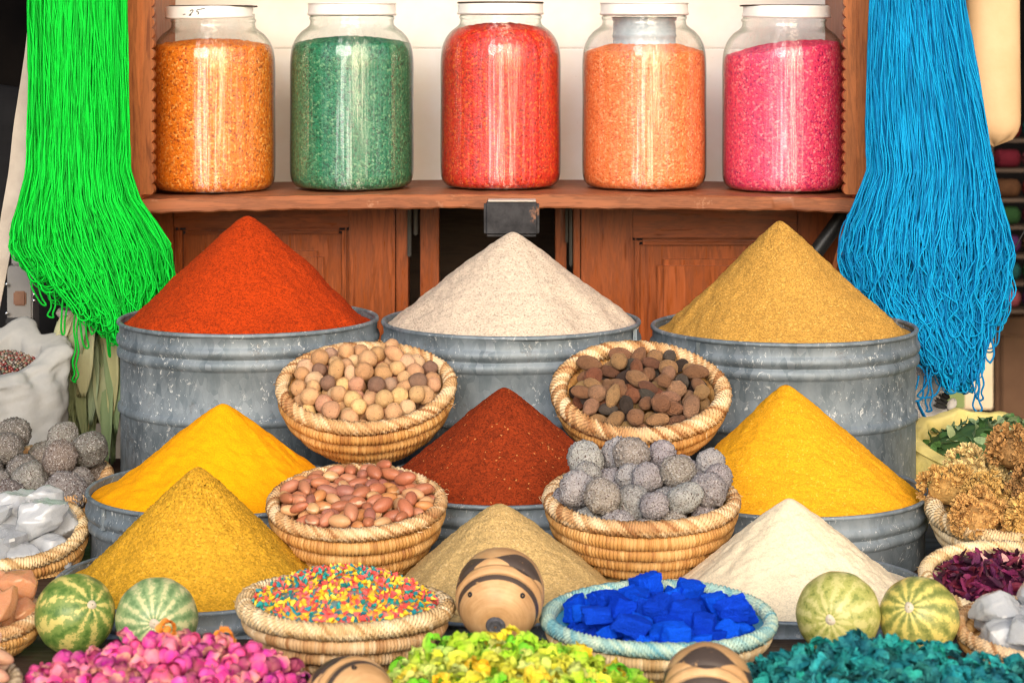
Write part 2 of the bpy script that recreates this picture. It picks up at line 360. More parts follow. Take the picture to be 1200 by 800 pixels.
# ------------------------------------------------------------------ the wooden cabinet
YF = 2.66                                  # its front plane
cab = thing('wooden_cabinet', 'varnished red-brown wooden cabinet holding five spice jars on its shelf', 'cabinet', (0, 2.8, -1.25))
cab_inv = Matrix.Translation((0, -2.8, 1.25))
def cbox(name, px0, px1, y0, y1, py0, py1, m, Yr=None, parent=cab, bev=0.0012):
    Yr = Yr or y0
    o = box(name, X(px0, Yr), X(px1, Yr), y0, y1, Z(py1, Yr), Z(py0, Yr), m, None, bev)
    o.parent = parent; o.matrix_parent_inverse = cab_inv
    return o
ztop = 0.42
def cab_post(px0, px1, pyb):
    o = box('upright_post', X(px0, YF), X(px1, YF), YF, 2.93, Z(pyb, YF), ztop, M['post']); o.parent = cab; o.matrix_parent_inverse = cab_inv
cab_post(147.5, 165.5, 250); cab_post(1004, 1021, 249)
def trim(name, px_in, px_out, flip):
    pts = []; n = 34; per = 12.2
    ys = np.linspace(228, 228-per*n, n*6+1)
    sgn = 1 if not flip else -1
    edge = [(px_out - sgn*(3.6*abs(sin(pi*(228-y)/per))**0.7*-1 + 3.6), y) for y in ys]
    poly = [(px_in, ys[0]), *edge, (px_in, ys[-1])]
    V = []; 
    for yy in (YF+0.002, YF+0.016):
        V += [P(a, b, YF+0.002)*1.0 if yy == YF+0.002 else Vector((X(a, YF+0.002), yy, Z(b, YF+0.002))) for a, b in poly]
    k = len(poly); fs = [tuple(range(k)) if flip else tuple(range(k-1, -1, -1)), tuple(range(k, 2*k)) if not flip else tuple(range(2*k-1, k-1, -1))]
    fs += [(i, (i+1) % k, k+(i+1) % k, k+i) for i in range(k)]
    bm = bmesh.new(); vs = [bm.verts.new(v) for v in V]
    for f in fs: bm.faces.new([vs[i] for i in f])
    bmesh.ops.recalc_face_normals(bm, faces=bm.faces[:])
    bmesh.ops.triangulate(bm, faces=[f for f in bm.faces if len(f.verts) > 4])
    me = bpy.data.meshes.new(name); bm.to_mesh(me); bm.free(); me.materials.append(M['post'])
    o = bpy.data.objects.new(name, me); COL.objects.link(o); o.parent = cab; o.matrix_parent_inverse = cab_inv
trim('scalloped_trim', 165.8, 181, False); trim('scalloped_trim', 1003.6, 988, True)
# shelf board: gently bowed, worn front edge
def shelf_z(x): return 0.0065*(1-(x/0.46)**2)
def shelf_board():
    nx = 180; xs = np.linspace(X(166, YF), X(1001, YF), nx); zt = Z(233.5, YF); th = 0.0178
    y0, y1 = YF-0.004, 2.93
    prof = []                               # (y, z) ring, front lower -> front upper -> back
    b = 0.002
    ring = [(y1, -th), (y0+b, -th), (y0, -th+b), (y0, -b), (y0+b, 0), (y1, 0)]
    V = np.zeros((nx, len(ring), 3))
    for j, (y, z) in enumerate(ring):
        V[:, j, 0] = xs; V[:, j, 1] = y; V[:, j, 2] = zt+z+shelf_z(xs)*(1 if True else 0)
    nn = snoise(np.stack([xs, xs*0, xs*0], 1), 9, 3); n2 = snoise(np.stack([xs, xs*0, xs*0], 1), 40, 5)
    V[:, 1:3, 2] += (0.0008*nn+0.0006*n2)[:, None]; V[:, 3:5, 2] += 0.0005*n2[:, None]; V[:, 2:4, 1] += (0.0007*nn)[:, None]
    Vf = V.reshape(-1, 3); f = grid_faces(nx, len(ring), False, True)
    o = mk('shelf_board', Vf, f[:, ::-1].copy(), M['shelf'], smooth=True, sharp=30); o.parent = cab; o.matrix_parent_inverse = cab_inv
    return zt
SHZ = shelf_board()
o = box('upper_shelf', X(166, YF), X(1003, YF), YF+0.02, 2.93, 0.36, 0.38, M['shelf']); o.parent = cab; o.matrix_parent_inverse = cab_inv
# painted back boards behind the jars (three boards with open joints)
zz = [SHZ+0.0, Z(57, 2.93), 0.09, ztop]
for i in range(3):
    o = box('back_board', X(158, YF), X(1012, YF), 2.932, 2.945, zz[i]+0.0002, zz[i+1]-0.0002, M['plaster'], bev=0.0015); o.parent = cab; o.matrix_parent_inverse = cab_inv
# doors below
YD = 2.80
def door(pxs, stile, rail_y, parts):
    a, b = pxs
    o = thing('door', None, None); o.parent = cab; o.matrix_parent_inverse = cab_inv @ Matrix.Identity(4)
    o.location = (X((a+b)/2, YD), YD, -0.9); 
    inv = Matrix.Translation(-o.location)
    def db(name, px0, px1, dy0, dy1, py0, py1, m, bev=0.0012):
        q = box(name, X(px0, YD), X(px1, YD), YD+dy0, YD+dy1, Z(py1, YD) if py1 < 900 else -1.2, Z(py0, YD), m, None, bev)
        q.parent = o; q.matrix_parent_inverse = inv
    for p in parts: db(*p)
V_, H_ = M['wood_v'], M['wood_h']
door((165, 463), 50, 268, [
    ('stile', 150, 203, 0, 0.022, 226, 999, V_), ('stile', 409, 463, 0, 0.022, 226, 999, V_), ('rail', 203.3, 408.7, 0.001, 0.022, 226, 267, H_),
    ('moulding', 203.3, 212, 0.009, 0.024, 267.3, 999, V_, 0.004), ('moulding', 400, 408.7, 0.009, 0.024, 267.3, 999, V_, 0.004), ('moulding', 212.3, 399.7, 0.009, 0.024, 267.3, 275, H_, 0.004),
    ('panel', 212.3, 399.7, 0.020, 0.026, 275.3, 999, V_), ('panel_field', 228, 378, 0.008, 0.0198, 295, 999, V_, 0.008)])
door((681, 965), 60, 280, [
    ('stile', 681, 741, 0, 0.022, 226, 999, V_), ('stile', 935, 985, 0, 0.022, 226, 999, V_), ('rail', 741.3, 934.7, 0.001, 0.022, 226, 279, H_),
    ('moulding', 741.3, 750, 0.009, 0.024, 279.3, 999, V_, 0.004), ('moulding', 926, 934.7, 0.009, 0.024, 279.3, 999, V_, 0.004), ('moulding', 750.3, 925.7, 0.009, 0.024, 279.3, 288, H_, 0.004),
    ('panel', 750.3, 925.7, 0.020, 0.026, 288.3, 999, V_), ('panel_field', 771, 905, 0.008, 0.0198, 305, 999, V_, 0.008)])
for a, b, dy in ((464, 478, 0.004), (492, 514, 0.012), (651, 664, 0.012), (672, 680, 0.004)):
    q = box('frame_post', X(a, YD), X(b, YD), YD+dy, YD+0.05, -1.2, Z(226, YD), M['wood_v']); q.parent = cab; q.matrix_parent_inverse = cab_inv
M['iron'] = plain('black_iron', (0.012, 0.012, 0.012, 1), (0.03, 0.028, 0.026, 1), 60, 0.45, 0.2)
for a, b, y1 in ((477.5, 482, 301), (485, 489.5, 276), (667, 670.5, 312), (662.5, 665.5, 285)):
    q = box('hinge_bolt', X(a, YD), X(b, YD), YD-0.004, YD+0.003, Z(y1, YD), Z(232, YD), M['iron'], bev=0.0015); q.parent = cab; q.matrix_parent_inverse = cab_inv
q = box('inner_back_board', X(440, 3.05), X(720, 3.05), 3.05, 3.07, -1.2, -0.2, M['dark_wood']); q.parent = cab; q.matrix_parent_inverse = cab_inv
# worn block bracketed to the shelf front
def f_block():
    n = NB('worn_painted_block'); a = n.noise(50, 5, 0.7); c = n.ramp(a, [(0.35, (0.02, 0.02, 0.023, 1)), (0.6, (0.045, 0.045, 0.05, 1))])
    k = n.ramp(n.noise(32, 4, 0.7), [(0.58, (0, 0, 0)), (0.66, (1, 1, 1))]); c = n.mix(k, c, (0.24, 0.12, 0.075, 1))
    n.base(c); n.set(Roughness=0.75); n.b.inputs['Specular IOR Level'].default_value = 0.2; n.bump(a, 0.4, 0.0015); return n.m
M['block'] = f_block()
blk = thing('wooden_block', 'dark worn wooden block fixed to the shelf edge above the pale powder', 'wooden block', (X(600, 2.6), 2.6, Z(278, 2.6)))
inv = Matrix.Translation(-blk.location)
q = box('block_body', X(567, 2.6), X(632, 2.6), 2.6, 2.628, Z(277.5, 2.6), Z(236, 2.6), M['block'], None, 0.004, 3); q.parent = blk; q.matrix_parent_inverse = inv
M['pale_edge'] = plain('chipped_pale_edge', (0.42, 0.36, 0.32, 1), (0.6, 0.55, 0.5, 1), 90, 0.6, 0.3)
q = box('worn_top_edge', X(572, 2.6), X(628, 2.6), 2.601, 2.627, Z(236.6, 2.6), Z(234.8, 2.6), M['pale_edge'], None, 0.0005); q.parent = blk; q.matrix_parent_inverse = inv
q = box('bracket_arm', X(588, 2.6), X(612, 2.6), 2.628, 2.80, Z(270, 2.6), Z(262, 2.6), M['iron'], None, 0.001); q.parent = blk; q.matrix_parent_inverse = inv

# ------------------------------------------------------------------ jars and what is in them
JY = 2.775
jar_spec = [(250, 72, 0, 52, 'amber orange', 'orange', 0.0), (412.5, 72.5, 1, 52, 'deep green', 'green', 0.0), (586.5, 70.8, 2, 37, 'bright red', 'red', 0.0),
            (755, 72.6, 3, 63, 'pale orange', 'orange', 0.0), (918.5, 71.8, 4, 56, 'hot pink', 'pink', 0.12)]
u = JY/F
def jar_prof(Rr, off=0.0, top=None):
    """outside of the jar in metres from its base (px units * u)"""
    k = Rr
    ps = [(0.001, 1.2), (k*0.80, 0.8), (k*0.90, 3), (k*0.965, 8), (k*0.995, 16), (k, 26), (k*1.0, 60), (k*0.995, 100), (k, 145), (k*0.99, 159), (k*0.96, 170), (k*0.90, 179), (k*0.82, 186), (k*0.73, 190.5), (k*0.68, 194), (k*0.67, 199), (k*0.69, 200.8), (k*0.69, 203), (k*0.665, 204.5), (k*0.665, 210)]
    # smooth resample
    pr = np.array(ps); t = np.linspace(0, len(pr)-1, 110); i = np.arange(len(pr))
    r = np.interp(t, i, pr[:, 0]); z = np.interp(t, i, pr[:, 1])
    for _ in range(3):
        r[1:-1] = (r[:-2]+2*r[1:-1]+r[2:])/4; z[1:-1] = (z[:-2]+2*z[1:-1]+z[2:])/4
    return r, z
jar_words = ['filled with orange granules, lid marked in pen', 'filled with dark green granules', 'filled with bright red granules', 'filled with pale orange granules and an inner cup', 'filled with hot pink granules']
for px, Rr, i, topy, nm, cn, slope in jar_spec:
    bx = X(px, JY); bz = SHZ + shelf_z(bx)+0.0004
    t = thing('glass_jar', 'large clear glass jar with white lid ' + jar_words[i], 'jar', (bx, JY, bz), (0, 0, 0), 'glass jars along the shelf')
    r, z = jar_prof(Rr)
    t.scale = (1, 1, 0.986); V, f = revolve(np.stack([r*u, z*u], 1), 96, 0.004, i*1.7)
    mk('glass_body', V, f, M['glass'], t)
    # lid: skirt with a rolled lower bead, top with a step
    lr = Rr*0.708
    lp = [(lr-3, 205), (lr, 205), (lr+0.9, 206), (lr+0.9, 207.4), (lr, 208.4), (lr-0.1, 217), (lr-1, 219.2), (lr-3, 220), (lr-6, 219.6), (lr-8, 218.6), (0.1, 218.8)]
    V, f = revolve([(a*u, b*u) for a, b in lp], 72)
    ld = mk('lid', V, f, M['lid'], t, sharp=50)
    if i in (0, 4): ld.rotation_euler = (0.02, -0.018 if i == 0 else 0.012, 0)
    V, f = torus((lr-0.2)*u, 219.0*u, 1.0*u, 72, 6); mk('lid_edge', V, f, M['dark_wood'] if i in (0, 2, 4) else M['lid'], t)
    if i == 0:          # pen marks on the lid skirt: a dash and 25
        st = [[(-24, 210), (-21, 210.6)], [(-15.5, 213.8), (-13, 215.6), (-11.5, 214.6), (-13, 212.4), (-17, 208.8), (-13.5, 209.6)],
              [(-3, 216), (-7.2, 215.2), (-7.6, 212.8), (-5.6, 213), (-5, 211.2), (-7, 210)], [(-3, 216), (2, 216.8)]]
        for s in st:
            q = []
            for a, b in zip(s[:-1], s[1:]):
                for w in np.linspace(0, 1, 5)[:-1]: q.append((a[0]+(b[0]-a[0])*w, a[1]+(b[1]-a[1])*w))
            q.append(s[-1])
            pts = [(a*u, -math.sqrt((lr+0.15)**2-a*a)*u, b*u) for a, b in q]
            V, f = tube(pts, 0.55*u, 5); mk('pen_stroke', V, f, M['ink'], ld)
    # contents
    top = 226-topy-2
    rr, zc = [], []
    for a, b in zip(r, z):
        if 2.5 < b < top: rr.append(max(a-1.3, 0.1)); zc.append(b)
    rl = rr[-1]
    prof = [(0.05, 2.5)] + list(zip(rr, zc)) + [(rl*w, top + (14 if i == 3 else 8)*(1-w**2)) for w in np.linspace(0.97, 0.01, 14)]
    V, f = revolve([(a*u, b*u) for a, b in prof], 96, 0.004, i*1.7)
    hz = V[:, 2]/u; mask = np.clip((hz-(top-40))/40, 0, 1)
    V[:, 2] += mask*slope*V[:, 0]*1.0 + 0.0012*np.clip((hz-top+6)/6, 0, 1)*snoise(V, 160, i)
    V[:, :2] *= (1-0.10*np.clip(mask*slope*V[:, 0]*1.0/u/12, 0, 0.6))[:, None] if slope else 1
    o = mk('spice_granules', V, f, M['j%d' % i]); o.location = (bx, JY, bz); o.scale = (1, 1, 0.986)
    tag(o, f'{nm} coarse granules filling the glass jar' + (' nearly to its lid' if i == 2 else ' to its shoulder'), 'spice', 'granules inside the jars')
    if i == 3:          # small tumbler pushed upside down into the neck
        V, f = revolve([(a*u, b*u) for a, b in [(30, 168), (37, 168), (38, 170), (37, 172), (36.5, 178), (38, 180), (37, 183), (36.5, 198), (38, 200), (38, 203), (35, 203)]], 64)
        c = mk('inner_cup', V, f, plain('grey_blue_plastic', (0.32, 0.40, 0.47, 1), (0.45, 0.53, 0.6, 1), 60, 0.25, 0.1)); c.location = (bx, JY, bz); c.scale = (1, 1, 0.986)
        tag(c, 'small grey-blue ribbed cup inside the neck of the pale orange jar', 'cup')

# ------------------------------------------------------------------ galvanised tins with cones of spice
def tin(px, py, Rpx, Y, zb, label, seam=0.6):
    s = Y/F; Rr = Rpx*s; c = P(px, py, Y); h = c.z-zb
    t = thing('galvanised_tin', label, 'tin', (c.x, c.y, zb), (0, 0, random.random()*0.3), 'galvanised tins of spice')
    out = [(Rpx-7, 0.2), (Rpx-5, 3), (Rpx-5, -104), (Rpx-4, -102.5), (Rpx-2, -101), (Rpx-1.6, -98), (Rpx-2, -95), (Rpx-4, -93), (Rpx-5, -91.5), (Rpx-5, -42), (Rpx-3.6, -40), (Rpx-1.4, -38), (Rpx-0.8, -34.5), (Rpx-1.4, -31), (Rpx-3.4, -29), (Rpx-4.2, -27.5), (Rpx-3.2, -25.5), (Rpx-0.8, -23.5), (Rpx, -20), (Rpx-0.8, -16.5), (Rpx-2.6, -14.5), (Rpx-3.4, -12.5), (Rpx-3.2, -4), (Rpx-1.6, -1)]
    pr = []
    for a, b in out:
        z = b*s if b > 0 else h+b*s
        if b < 0 and z < 4*s: continue
        if pr and z <= pr[-1][1]: continue
        pr.append((a*s, z))
    pr += [((Rpx-5.5)*s, h-1*s), ((Rpx-6.5)*s, h-14*s), ((Rpx-7)*s, 6*s), (0.001, 6*s)]
    V, f = revolve(pr, 128, 0.004, px*0.37)
    a = 0.0020*snoise(V*np.array([1, 1, 0.5]), 8, int(px)); rad = V[:, :2]/(np.linalg.norm(V[:, :2], axis=1)[:, None]+1e-6); V[:, :2] += rad*a[:, None]
    mk('tin_body', V, f, M['zinc'], t, sharp=48)
    V, f = torus((Rpx-3)*s, h-0.5*s, 2.7*s, 128, 8); k = 1+0.004*np.cos(2*np.arctan2(V[:, 1], V[:, 0])+px*0.37)+0.0024*np.cos(3*np.arctan2(V[:, 1], V[:, 0])+2.1*px*0.37); V[:, :2] *= k[:, None]
    mk('rolled_rim', V, f, M['zinc'], t)
    th = -pi/2+seam; w = 2.2*s/Rr
    vv = []; zs = np.linspace(h-27*s, h-3*s, 6)
    for z in zs:
        for q, e in ((-w, -3.6), (-w*0.5, 0.8), (w*0.5, 0.8), (w, -3.6)): vv.append(((Rpx+e)*s*cos(th+q), (Rpx+e)*s*sin(th+q), z))
    mk('rim_seam', np.array(vv), grid_faces(6, 4), M['zinc'], t, sharp=30)
    return c, s, Rr
def cone(c, s, Rpx, ax, ay, baseR, m, label, cat='spice', drop=5, e=0.07, conv=0.0, grain=0.0007, seed=0):
    """a heaped cone, apex at photo (ax, ay), standing in the tin whose rim centre is c"""
    Y = c.y; apex = P(ax, ay, Y); zb = c.z-drop*s; H = apex.z-zb; Rb = baseR*s
    nr, na = 150, 300; t = np.linspace(0.002, 1, nr)
    q = t**(1-0.0) ; z = H*(1-(np.sqrt(q*q+e*e)-e)/(math.sqrt(1+e*e)-e)) + conv*H*np.sin(pi*q)
    r = Rb*t; ext = [(Rpx-7.5)*s]
    r = np.append(r, ext); z = np.append(z, [-1.0*s])
    th = np.arange(na)*2*pi/na; T, Rg = np.meshgrid(th, r, indexing='ij'); _, Zg = np.meshgrid(th, z, indexing='ij')
    lean = np.clip(Zg/H, 0, 1)*(apex.x-c.x)
    V = np.stack([Rg*np.cos(T)+lean, Rg*np.sin(T), Zg], 2).reshape(-1, 3)
    rad = np.linalg.norm(V[:, :2], axis=1)/Rb; g = np.clip(rad*6, 0.15, 1)*(rad < 1.02)
    rill = snoise(np.stack([np.cos(T).ravel()*3, np.sin(T).ravel()*3, V[:, 2]*4], 1), 0.55, seed+9)
    edge = rad > 1.001
    k = 1+ (0.020*rill+0.022*snoise(V, 9, seed+2)+0.009*snoise(V, 26, seed+6))*np.clip(rad*2, 0, 1)
    k[edge] = 1
    V[:, :2] *= k[:, None]
    rn = np.random.default_rng(seed)
    n1 = rn.normal(size=len(V))*grain*0.5; V[:, 2] += g*(n1 + 0.0006*snoise(V, 60, seed+4)); V[:, 0] += g*rn.normal(size=len(V))*grain*0.5
    o = mk('spice_cone', V, grid_faces(na, nr+1, True), m); o.location = (c.x, c.y, zb)
    return tag(o, label, cat, 'cones of ground spice')
T1, T2, T3 = 2.40, 2.10, 1.83
t = tin(291, 373, 152.5, T1, TOP, 'tall galvanised tin holding the orange-red powder below the cabinet', 0.62); cone(*t[:2], 152.5, 290, 253, 141, M['paprika'], 'orange-red powder cone in the tall tin beside the green yarn', e=0.06, seed=1)
t = tin(598.5, 375.5, 152.5, T1, TOP, 'tall galvanised tin holding the whitish powder below the dark block', 1.2); cone(*t[:2], 152.5, 601, 272, 145, M['ginger'], 'pale whitish beige powder cone in the middle tall tin', e=0.045, conv=0.01, seed=2, grain=0.0004)
t = tin(918.5, 382.5, 155.5, T1, TOP, 'tall galvanised tin holding golden brown powder beside the blue yarn', -1.0); cone(*t[:2], 155.5, 914, 259, 137, M['cumin'], 'golden brown powder cone in the tall tin beside the blue yarn', e=0.04, seed=3)
t = tin(261, 571, 159, T2, TOP, 'low galvanised tin of bright yellow powder in front of the red one', -0.9); cone(*t[:2], 159, 261, 473, 139, M['turmeric'], 'smooth bright yellow powder cone behind the grainy mustard cone', e=0.05, seed=4, grain=0.0003)
t = tin(590, 562, 150, T2, TOP, 'low galvanised tin of brick red spice between the nut baskets', 0.9); cone(*t[:2], 150, 591, 454, 140, M['brick'], 'dark brick red spice cone between the four nut baskets', e=0.045, seed=5)
t = tin(930, 573, 158, T2, TOP, 'low galvanised tin of yellow-orange powder behind the cream cone', -1.1); cone(*t[:2], 158, 921, 451, 146, M['curry'], 'yellow-orange powder cone behind the cream one', e=0.05, seed=6, grain=0.0005)
t = tin(230, 676, 165, T3, TOP, 'low galvanised tin of grainy mustard powder behind the striped melons', 0.9); cone(*t[:2], 165, 232, 547, 141, M['mustard'], 'grainy mustard yellow powder cone behind the striped melons', e=0.05, seed=7, grain=0.0008)
t = tin(590, 690, 160, T3, TOP, 'low galvanised tin of sandy powder behind the clay drum', 0.2); cone(*t[:2], 160, 585, 590, 137, M['coriander'], 'sandy brown powder cone behind the clay drum', e=0.07, conv=0.02, seed=8, grain=0.0006)
t = tin(928, 686, 165, T3, TOP, 'low galvanised tin of cream powder behind the yellowish melons', 1.3); cone(*t[:2], 165, 925, 584, 137, M['cream'], 'cream white powder cone behind the yellowish melons', e=0.05, conv=0.01, seed=9, grain=0.0003)

# ------------------------------------------------------------------ baskets
def stitch_cols(nmaj, nmin, nst, seed, m=0):
    """one tone for each straw; straws run across the ring, slanted by m straws a turn"""
    r = np.random.default_rng(seed); q = np.arange(nst)
    tone = np.clip(0.5+(0.24 if m else 0.14)*r.normal(size=nst)+0.10*np.sin(q*2*pi/nst*5+seed)+0.08*np.sin(q*2*pi/nst*11+seed*2), 0, 1)
    T, Ph = np.meshgrid(np.arange(nmaj)/nmaj, np.arange(nmin)/nmin, indexing='ij')
    k = np.floor(nst*T+m*Ph+1e-4).astype(int) % nst
    return np.repeat(tone[k].reshape(-1, 1), 3, 1)
def basket(px, py, Rpx, Y, tilt, label, hpx, ncoil=4, base=0.55, roll=0, rim='straw_rim', coil='straw_coil', rimr=7.8, coilr=9.0, floor=0.55, zrot=None, inner=None, dish=1.0):
    s = Y/F; C = P(px, py, Y); rot = Euler((R_(tilt), R_(roll), 0)).to_matrix()
    h = hpx*s; n = rot@Vector((0, 0, 1)); b = C-n*h
    t = thing('straw_basket', label, 'basket', b, (R_(tilt), R_(roll), 0), 'coiled straw baskets')
    rs = np.random.default_rng(int(abs(px)*7+py)); seed = int(abs(px)*3+py)
    per = 4; ns = max(40, int(2*pi*Rpx/6.6)); ms = 8; Rc = (Rpx-rimr)
    # rim: slanted straws wound round a core
    mod = lambda T, Ph: 0.10-0.50*np.abs(np.cos((ns*T+ms*Ph)/2))**5 + 0.05*np.sin(3*T+px)+0.03*np.sin(7*T) + 0.05*np.sin(ns*T*0.37+3*np.sin(5*T))
    nm = ns*8; V, f = torus(Rc*s, h, rimr*s, nm, 18, mod)
    V[:, 2] += 0.0012*np.sin(2*np.arctan2(V[:, 1], V[:, 0])+px)
    mk('braided_rim', V, f, M[rim], t, col=stitch_cols(nm, 18, ns, seed, ms))
    # coils below
    for k in range(ncoil):
        w = (k+1)/ncoil; zc = h - (rimr*0.75 + (hpx-rimr*0.75-coilr*0.9)*((k+0.62)/(ncoil-0.38)))*s
        rk = Rc*(base+(1-base)*math.sqrt(max(0, 1-(w*0.92)**2.0))) if base < 0.95 else Rc
        rk = Rc*(1-(1-base)*(w**2.1))
        n2 = max(30, int(2*pi*rk/4.2)); m2 = n2*4
        V, f = torus((rk-coilr*0.2)*s, zc, coilr*s*1.02, m2, 8, lambda T, Ph: 0.04-0.22*np.abs(np.cos(n2*T/2))**4 + 0.04*np.sin(2*T+k)+0.025*np.sin(9*T+k*2))
        mk('straw_coil', V, f, M[coil], t, col=stitch_cols(m2, 8, n2, seed+k+1))
    for i in range(9):
        a = rs.uniform(0, 2*pi); q = rs.uniform(-.5, .5); L = rs.uniform(5, 16)*s; z0 = h-rs.uniform(-.5, 1.0)*rimr*s*1.2; r0 = Rpx*s*(1.0 if z0 < h else .985)
        p = [(r0*cos(a+q*w*L/r0*1.5)+cos(a)*L*.45*w**1.6, r0*sin(a+q*w*L/r0*1.5)+sin(a)*L*.45*w**1.6, z0+rs.uniform(-.2, .2)*L*w) for w in np.linspace(0, 1, 5)]
        V, f = tube(p, np.linspace(1, .4, 5)*0.75*s, 4); mk('loose_straw', V, f, M[rim], t, col=np.full((len(V), 3), rs.uniform(.2, .9)))
    # inside wall and floor, a coiled dish
    zf = h*floor; rin = (Rc-rimr*0.6); prof = []
    for w in np.linspace(0, 1, 40):
        rr = rin*(0.02+(0.90 if dish == 1 else dish-0.02)*w); prof.append((max(rr, 0.1)*s, zf + 0.0006*abs(sin(w*30))))
    for w in np.linspace(0.1, 1, 14): prof.append(((rin*((0.92+0.12*w) if dish == 1 else dish+(1.05-dish)*w**2))*s, zf+(h-zf)*w - 0.001))
    V, f = revolve(prof, 80); mk('inner_coil', V, f, M[inner or coil], t, col=np.full((len(V), 3), 0.4))
    mw = Matrix.Translation(C)@rot.to_4x4()
    return dict(mw=mw, s=s, R=rin*s, zf=zf-h, C=C, t=t, Y=Y)
def rand_rot(flat=False):
    if flat: return Euler((random.uniform(-.5, .5), random.uniform(-.45, .45), random.uniform(0, 2*pi))).to_matrix().to_4x4()
    q = Quaternion((random.gauss(0, 1), random.gauss(0, 1), random.gauss(0, 1), random.gauss(0, 1))); q.normalize(); return q.to_matrix().to_4x4()
def pack(n, Rin, floor, radii, K=50, seed=0, bias=0.0, squash=0.86, edge=1.0):
    """drop n balls one by one to the lowest of K trial places; floor(d) gives the floor height at distance d"""
    r = np.random.default_rng(seed); out = []
    A = np.zeros((0, 4))
    for i in range(n):
        ri = radii[i]; best = None
        for _ in range(K):
            a = r.random()*2*pi; dd = math.sqrt(r.random())*max(Rin-ri*edge, 0.001); x, y = dd*cos(a), dd*sin(a)
            z = floor(dd)+ri*squash
            if len(A):
                d2 = (A[:, 0]-x)**2+(A[:, 1]-y)**2; sm = ((A[:, 3]+ri)*squash)**2; k = d2 < sm
                if k.any(): z = max(z, float((A[k, 2]+np.sqrt(sm[k]-d2[k])).max()))
            sc = z + bias*dd
            if best is None or sc < best[0]: best = (sc, x, y, z)
        out.append((best[1], best[2], best[3], ri)); A = np.vstack([A, out[-1]])
    return out
ORD = ['first', 'second', 'third', 'fourth', 'fifth', 'sixth', 'seventh', 'eighth', 'ninth', 'tenth', 'eleventh', 'twelfth', 'thirteenth', 'fourteenth', 'fifteenth', 'sixteenth', 'seventeenth', 'eighteenth', 'nineteenth', 'twentieth']
ORD += ['twenty-'+q for q in ORD[:9]] + ['thirtieth'] + ['thirty-'+q for q in ORD[:9]] + ['fortieth'] + ['forty-'+q for q in ORD[:9]] + ['fiftieth'] + ['fifty-'+q for q in ORD[:9]] + ['sixtieth'] + ['sixty-'+q for q in ORD[:9]]
def label_rows(items, place, per_row=9):
    """items: (object, phrase). Rows from the front (lowest in view) to the back, counted from the left."""
    pos = []
    for o, ph in items:
        w = o.matrix_world.translation if o.parent is None else o.location
        pos.append((HY-w.z/w.y*F, 600+w.x/w.y*F, o, ph))
    pos.sort(key=lambda q: -q[0]); nrow = max(1, round(len(pos)/per_row)); k = math.ceil(len(pos)/nrow)
    for ri in range(nrow):
        row = sorted(pos[ri*k:(ri+1)*k], key=lambda q: q[1])
        rn = 'front row' if ri == 0 else 'back row' if ri == nrow-1 else ORD[ri]+' row'
        if nrow == 1: rn = 'row'
        for i, (_, _, o, ph) in enumerate(row):
            side = f'{ORD[min(i, len(ORD)-1)]} from left' if i < len(row)-1 or len(row) == 1 else 'rightmost'
            if i == 0: side = 'leftmost'
            o['label'] = f'{ph}, {side}, {rn}, {place}'
def fill(B, n, meshes, shades, rad, kind, cat, group, place, dome=0.0, flat=True, seed=0, Rk=1.0, per_row=9, squash=0.86, K=50, bias=0.0, edge=1.0):
    r = random.Random(seed); radii = sorted([r.uniform(*rad)*B['s'] for _ in range(n)], reverse=False)
    r.shuffle(radii)
    Rin = B['R']*Rk; fl = lambda dd: B['zf'] + dome*B['s']*(1-(dd/Rin)**2)
    items = []
    for x, y, z, ri in pack(n, Rin, fl, radii, seed=seed, squash=squash, K=K, bias=bias, edge=edge):
        me, word = r.choice(meshes); cn, c = r.choice(shades)
        k = r.uniform(0.9, 1.1); c = (c[0]*k, c[1]*k*r.uniform(.95, 1.05), c[2]*k, 1)
        mw = B['mw']@Matrix.Translation((x, y, z))@(rand_rot(flat) if flat is not None else Euler((r.uniform(-.5,.5), r.uniform(-.5,.5), r.uniform(0,6))).to_matrix().to_4x4())@Matrix.Diagonal((ri, ri, ri, 1))
        o = inst(kind, me, None, mw, c); tag(o, None, cat, group); items.append((o, f'{cn} {word}'))
    label_rows(items, place, per_row)
    return items

# --- nut and fruit meshes (unit size)
M['nut'] = objcol('nut_shell', 0.7, 1.6, 6, 0.45, 0.4, 0.45, 0.07, speck=(3.6, 0.63, (0.09, 0.045, 0.03, 1)))
M['rough_nut'] = objcol('rough_nut_shell', 0.9, 1.6, 6, 0.5, 0.7, 0.4, 0.11, speck=(3.4, 0.64, (0.10, 0.05, 0.035, 1)))
M['argan'] = objcol('smooth_nut_shell', 0.4, 1.2, 5, 0.4, 0.12, 0.45, 0.04, useattr=(0.70, 0.52, 0.36, 1))
M['pumice'] = objcol('rough_grey_ball', 1.0, 2.0, 10, 0.9, 0.5, 0.15, 0.08, speck=(8.5, 0.545, (0.10, 0.06, 0.05, 1)), frost=(10.0, 0.57, (0.52, 0.505, 0.51, 1)))
M['pigment'] = objcol('blue_pigment_lump', 0.6, 2.2, 9, 0.95, 0.5, 0.05, 0.10)
M['alum'] = NB('white_crystal').set(Roughness=0.22).m
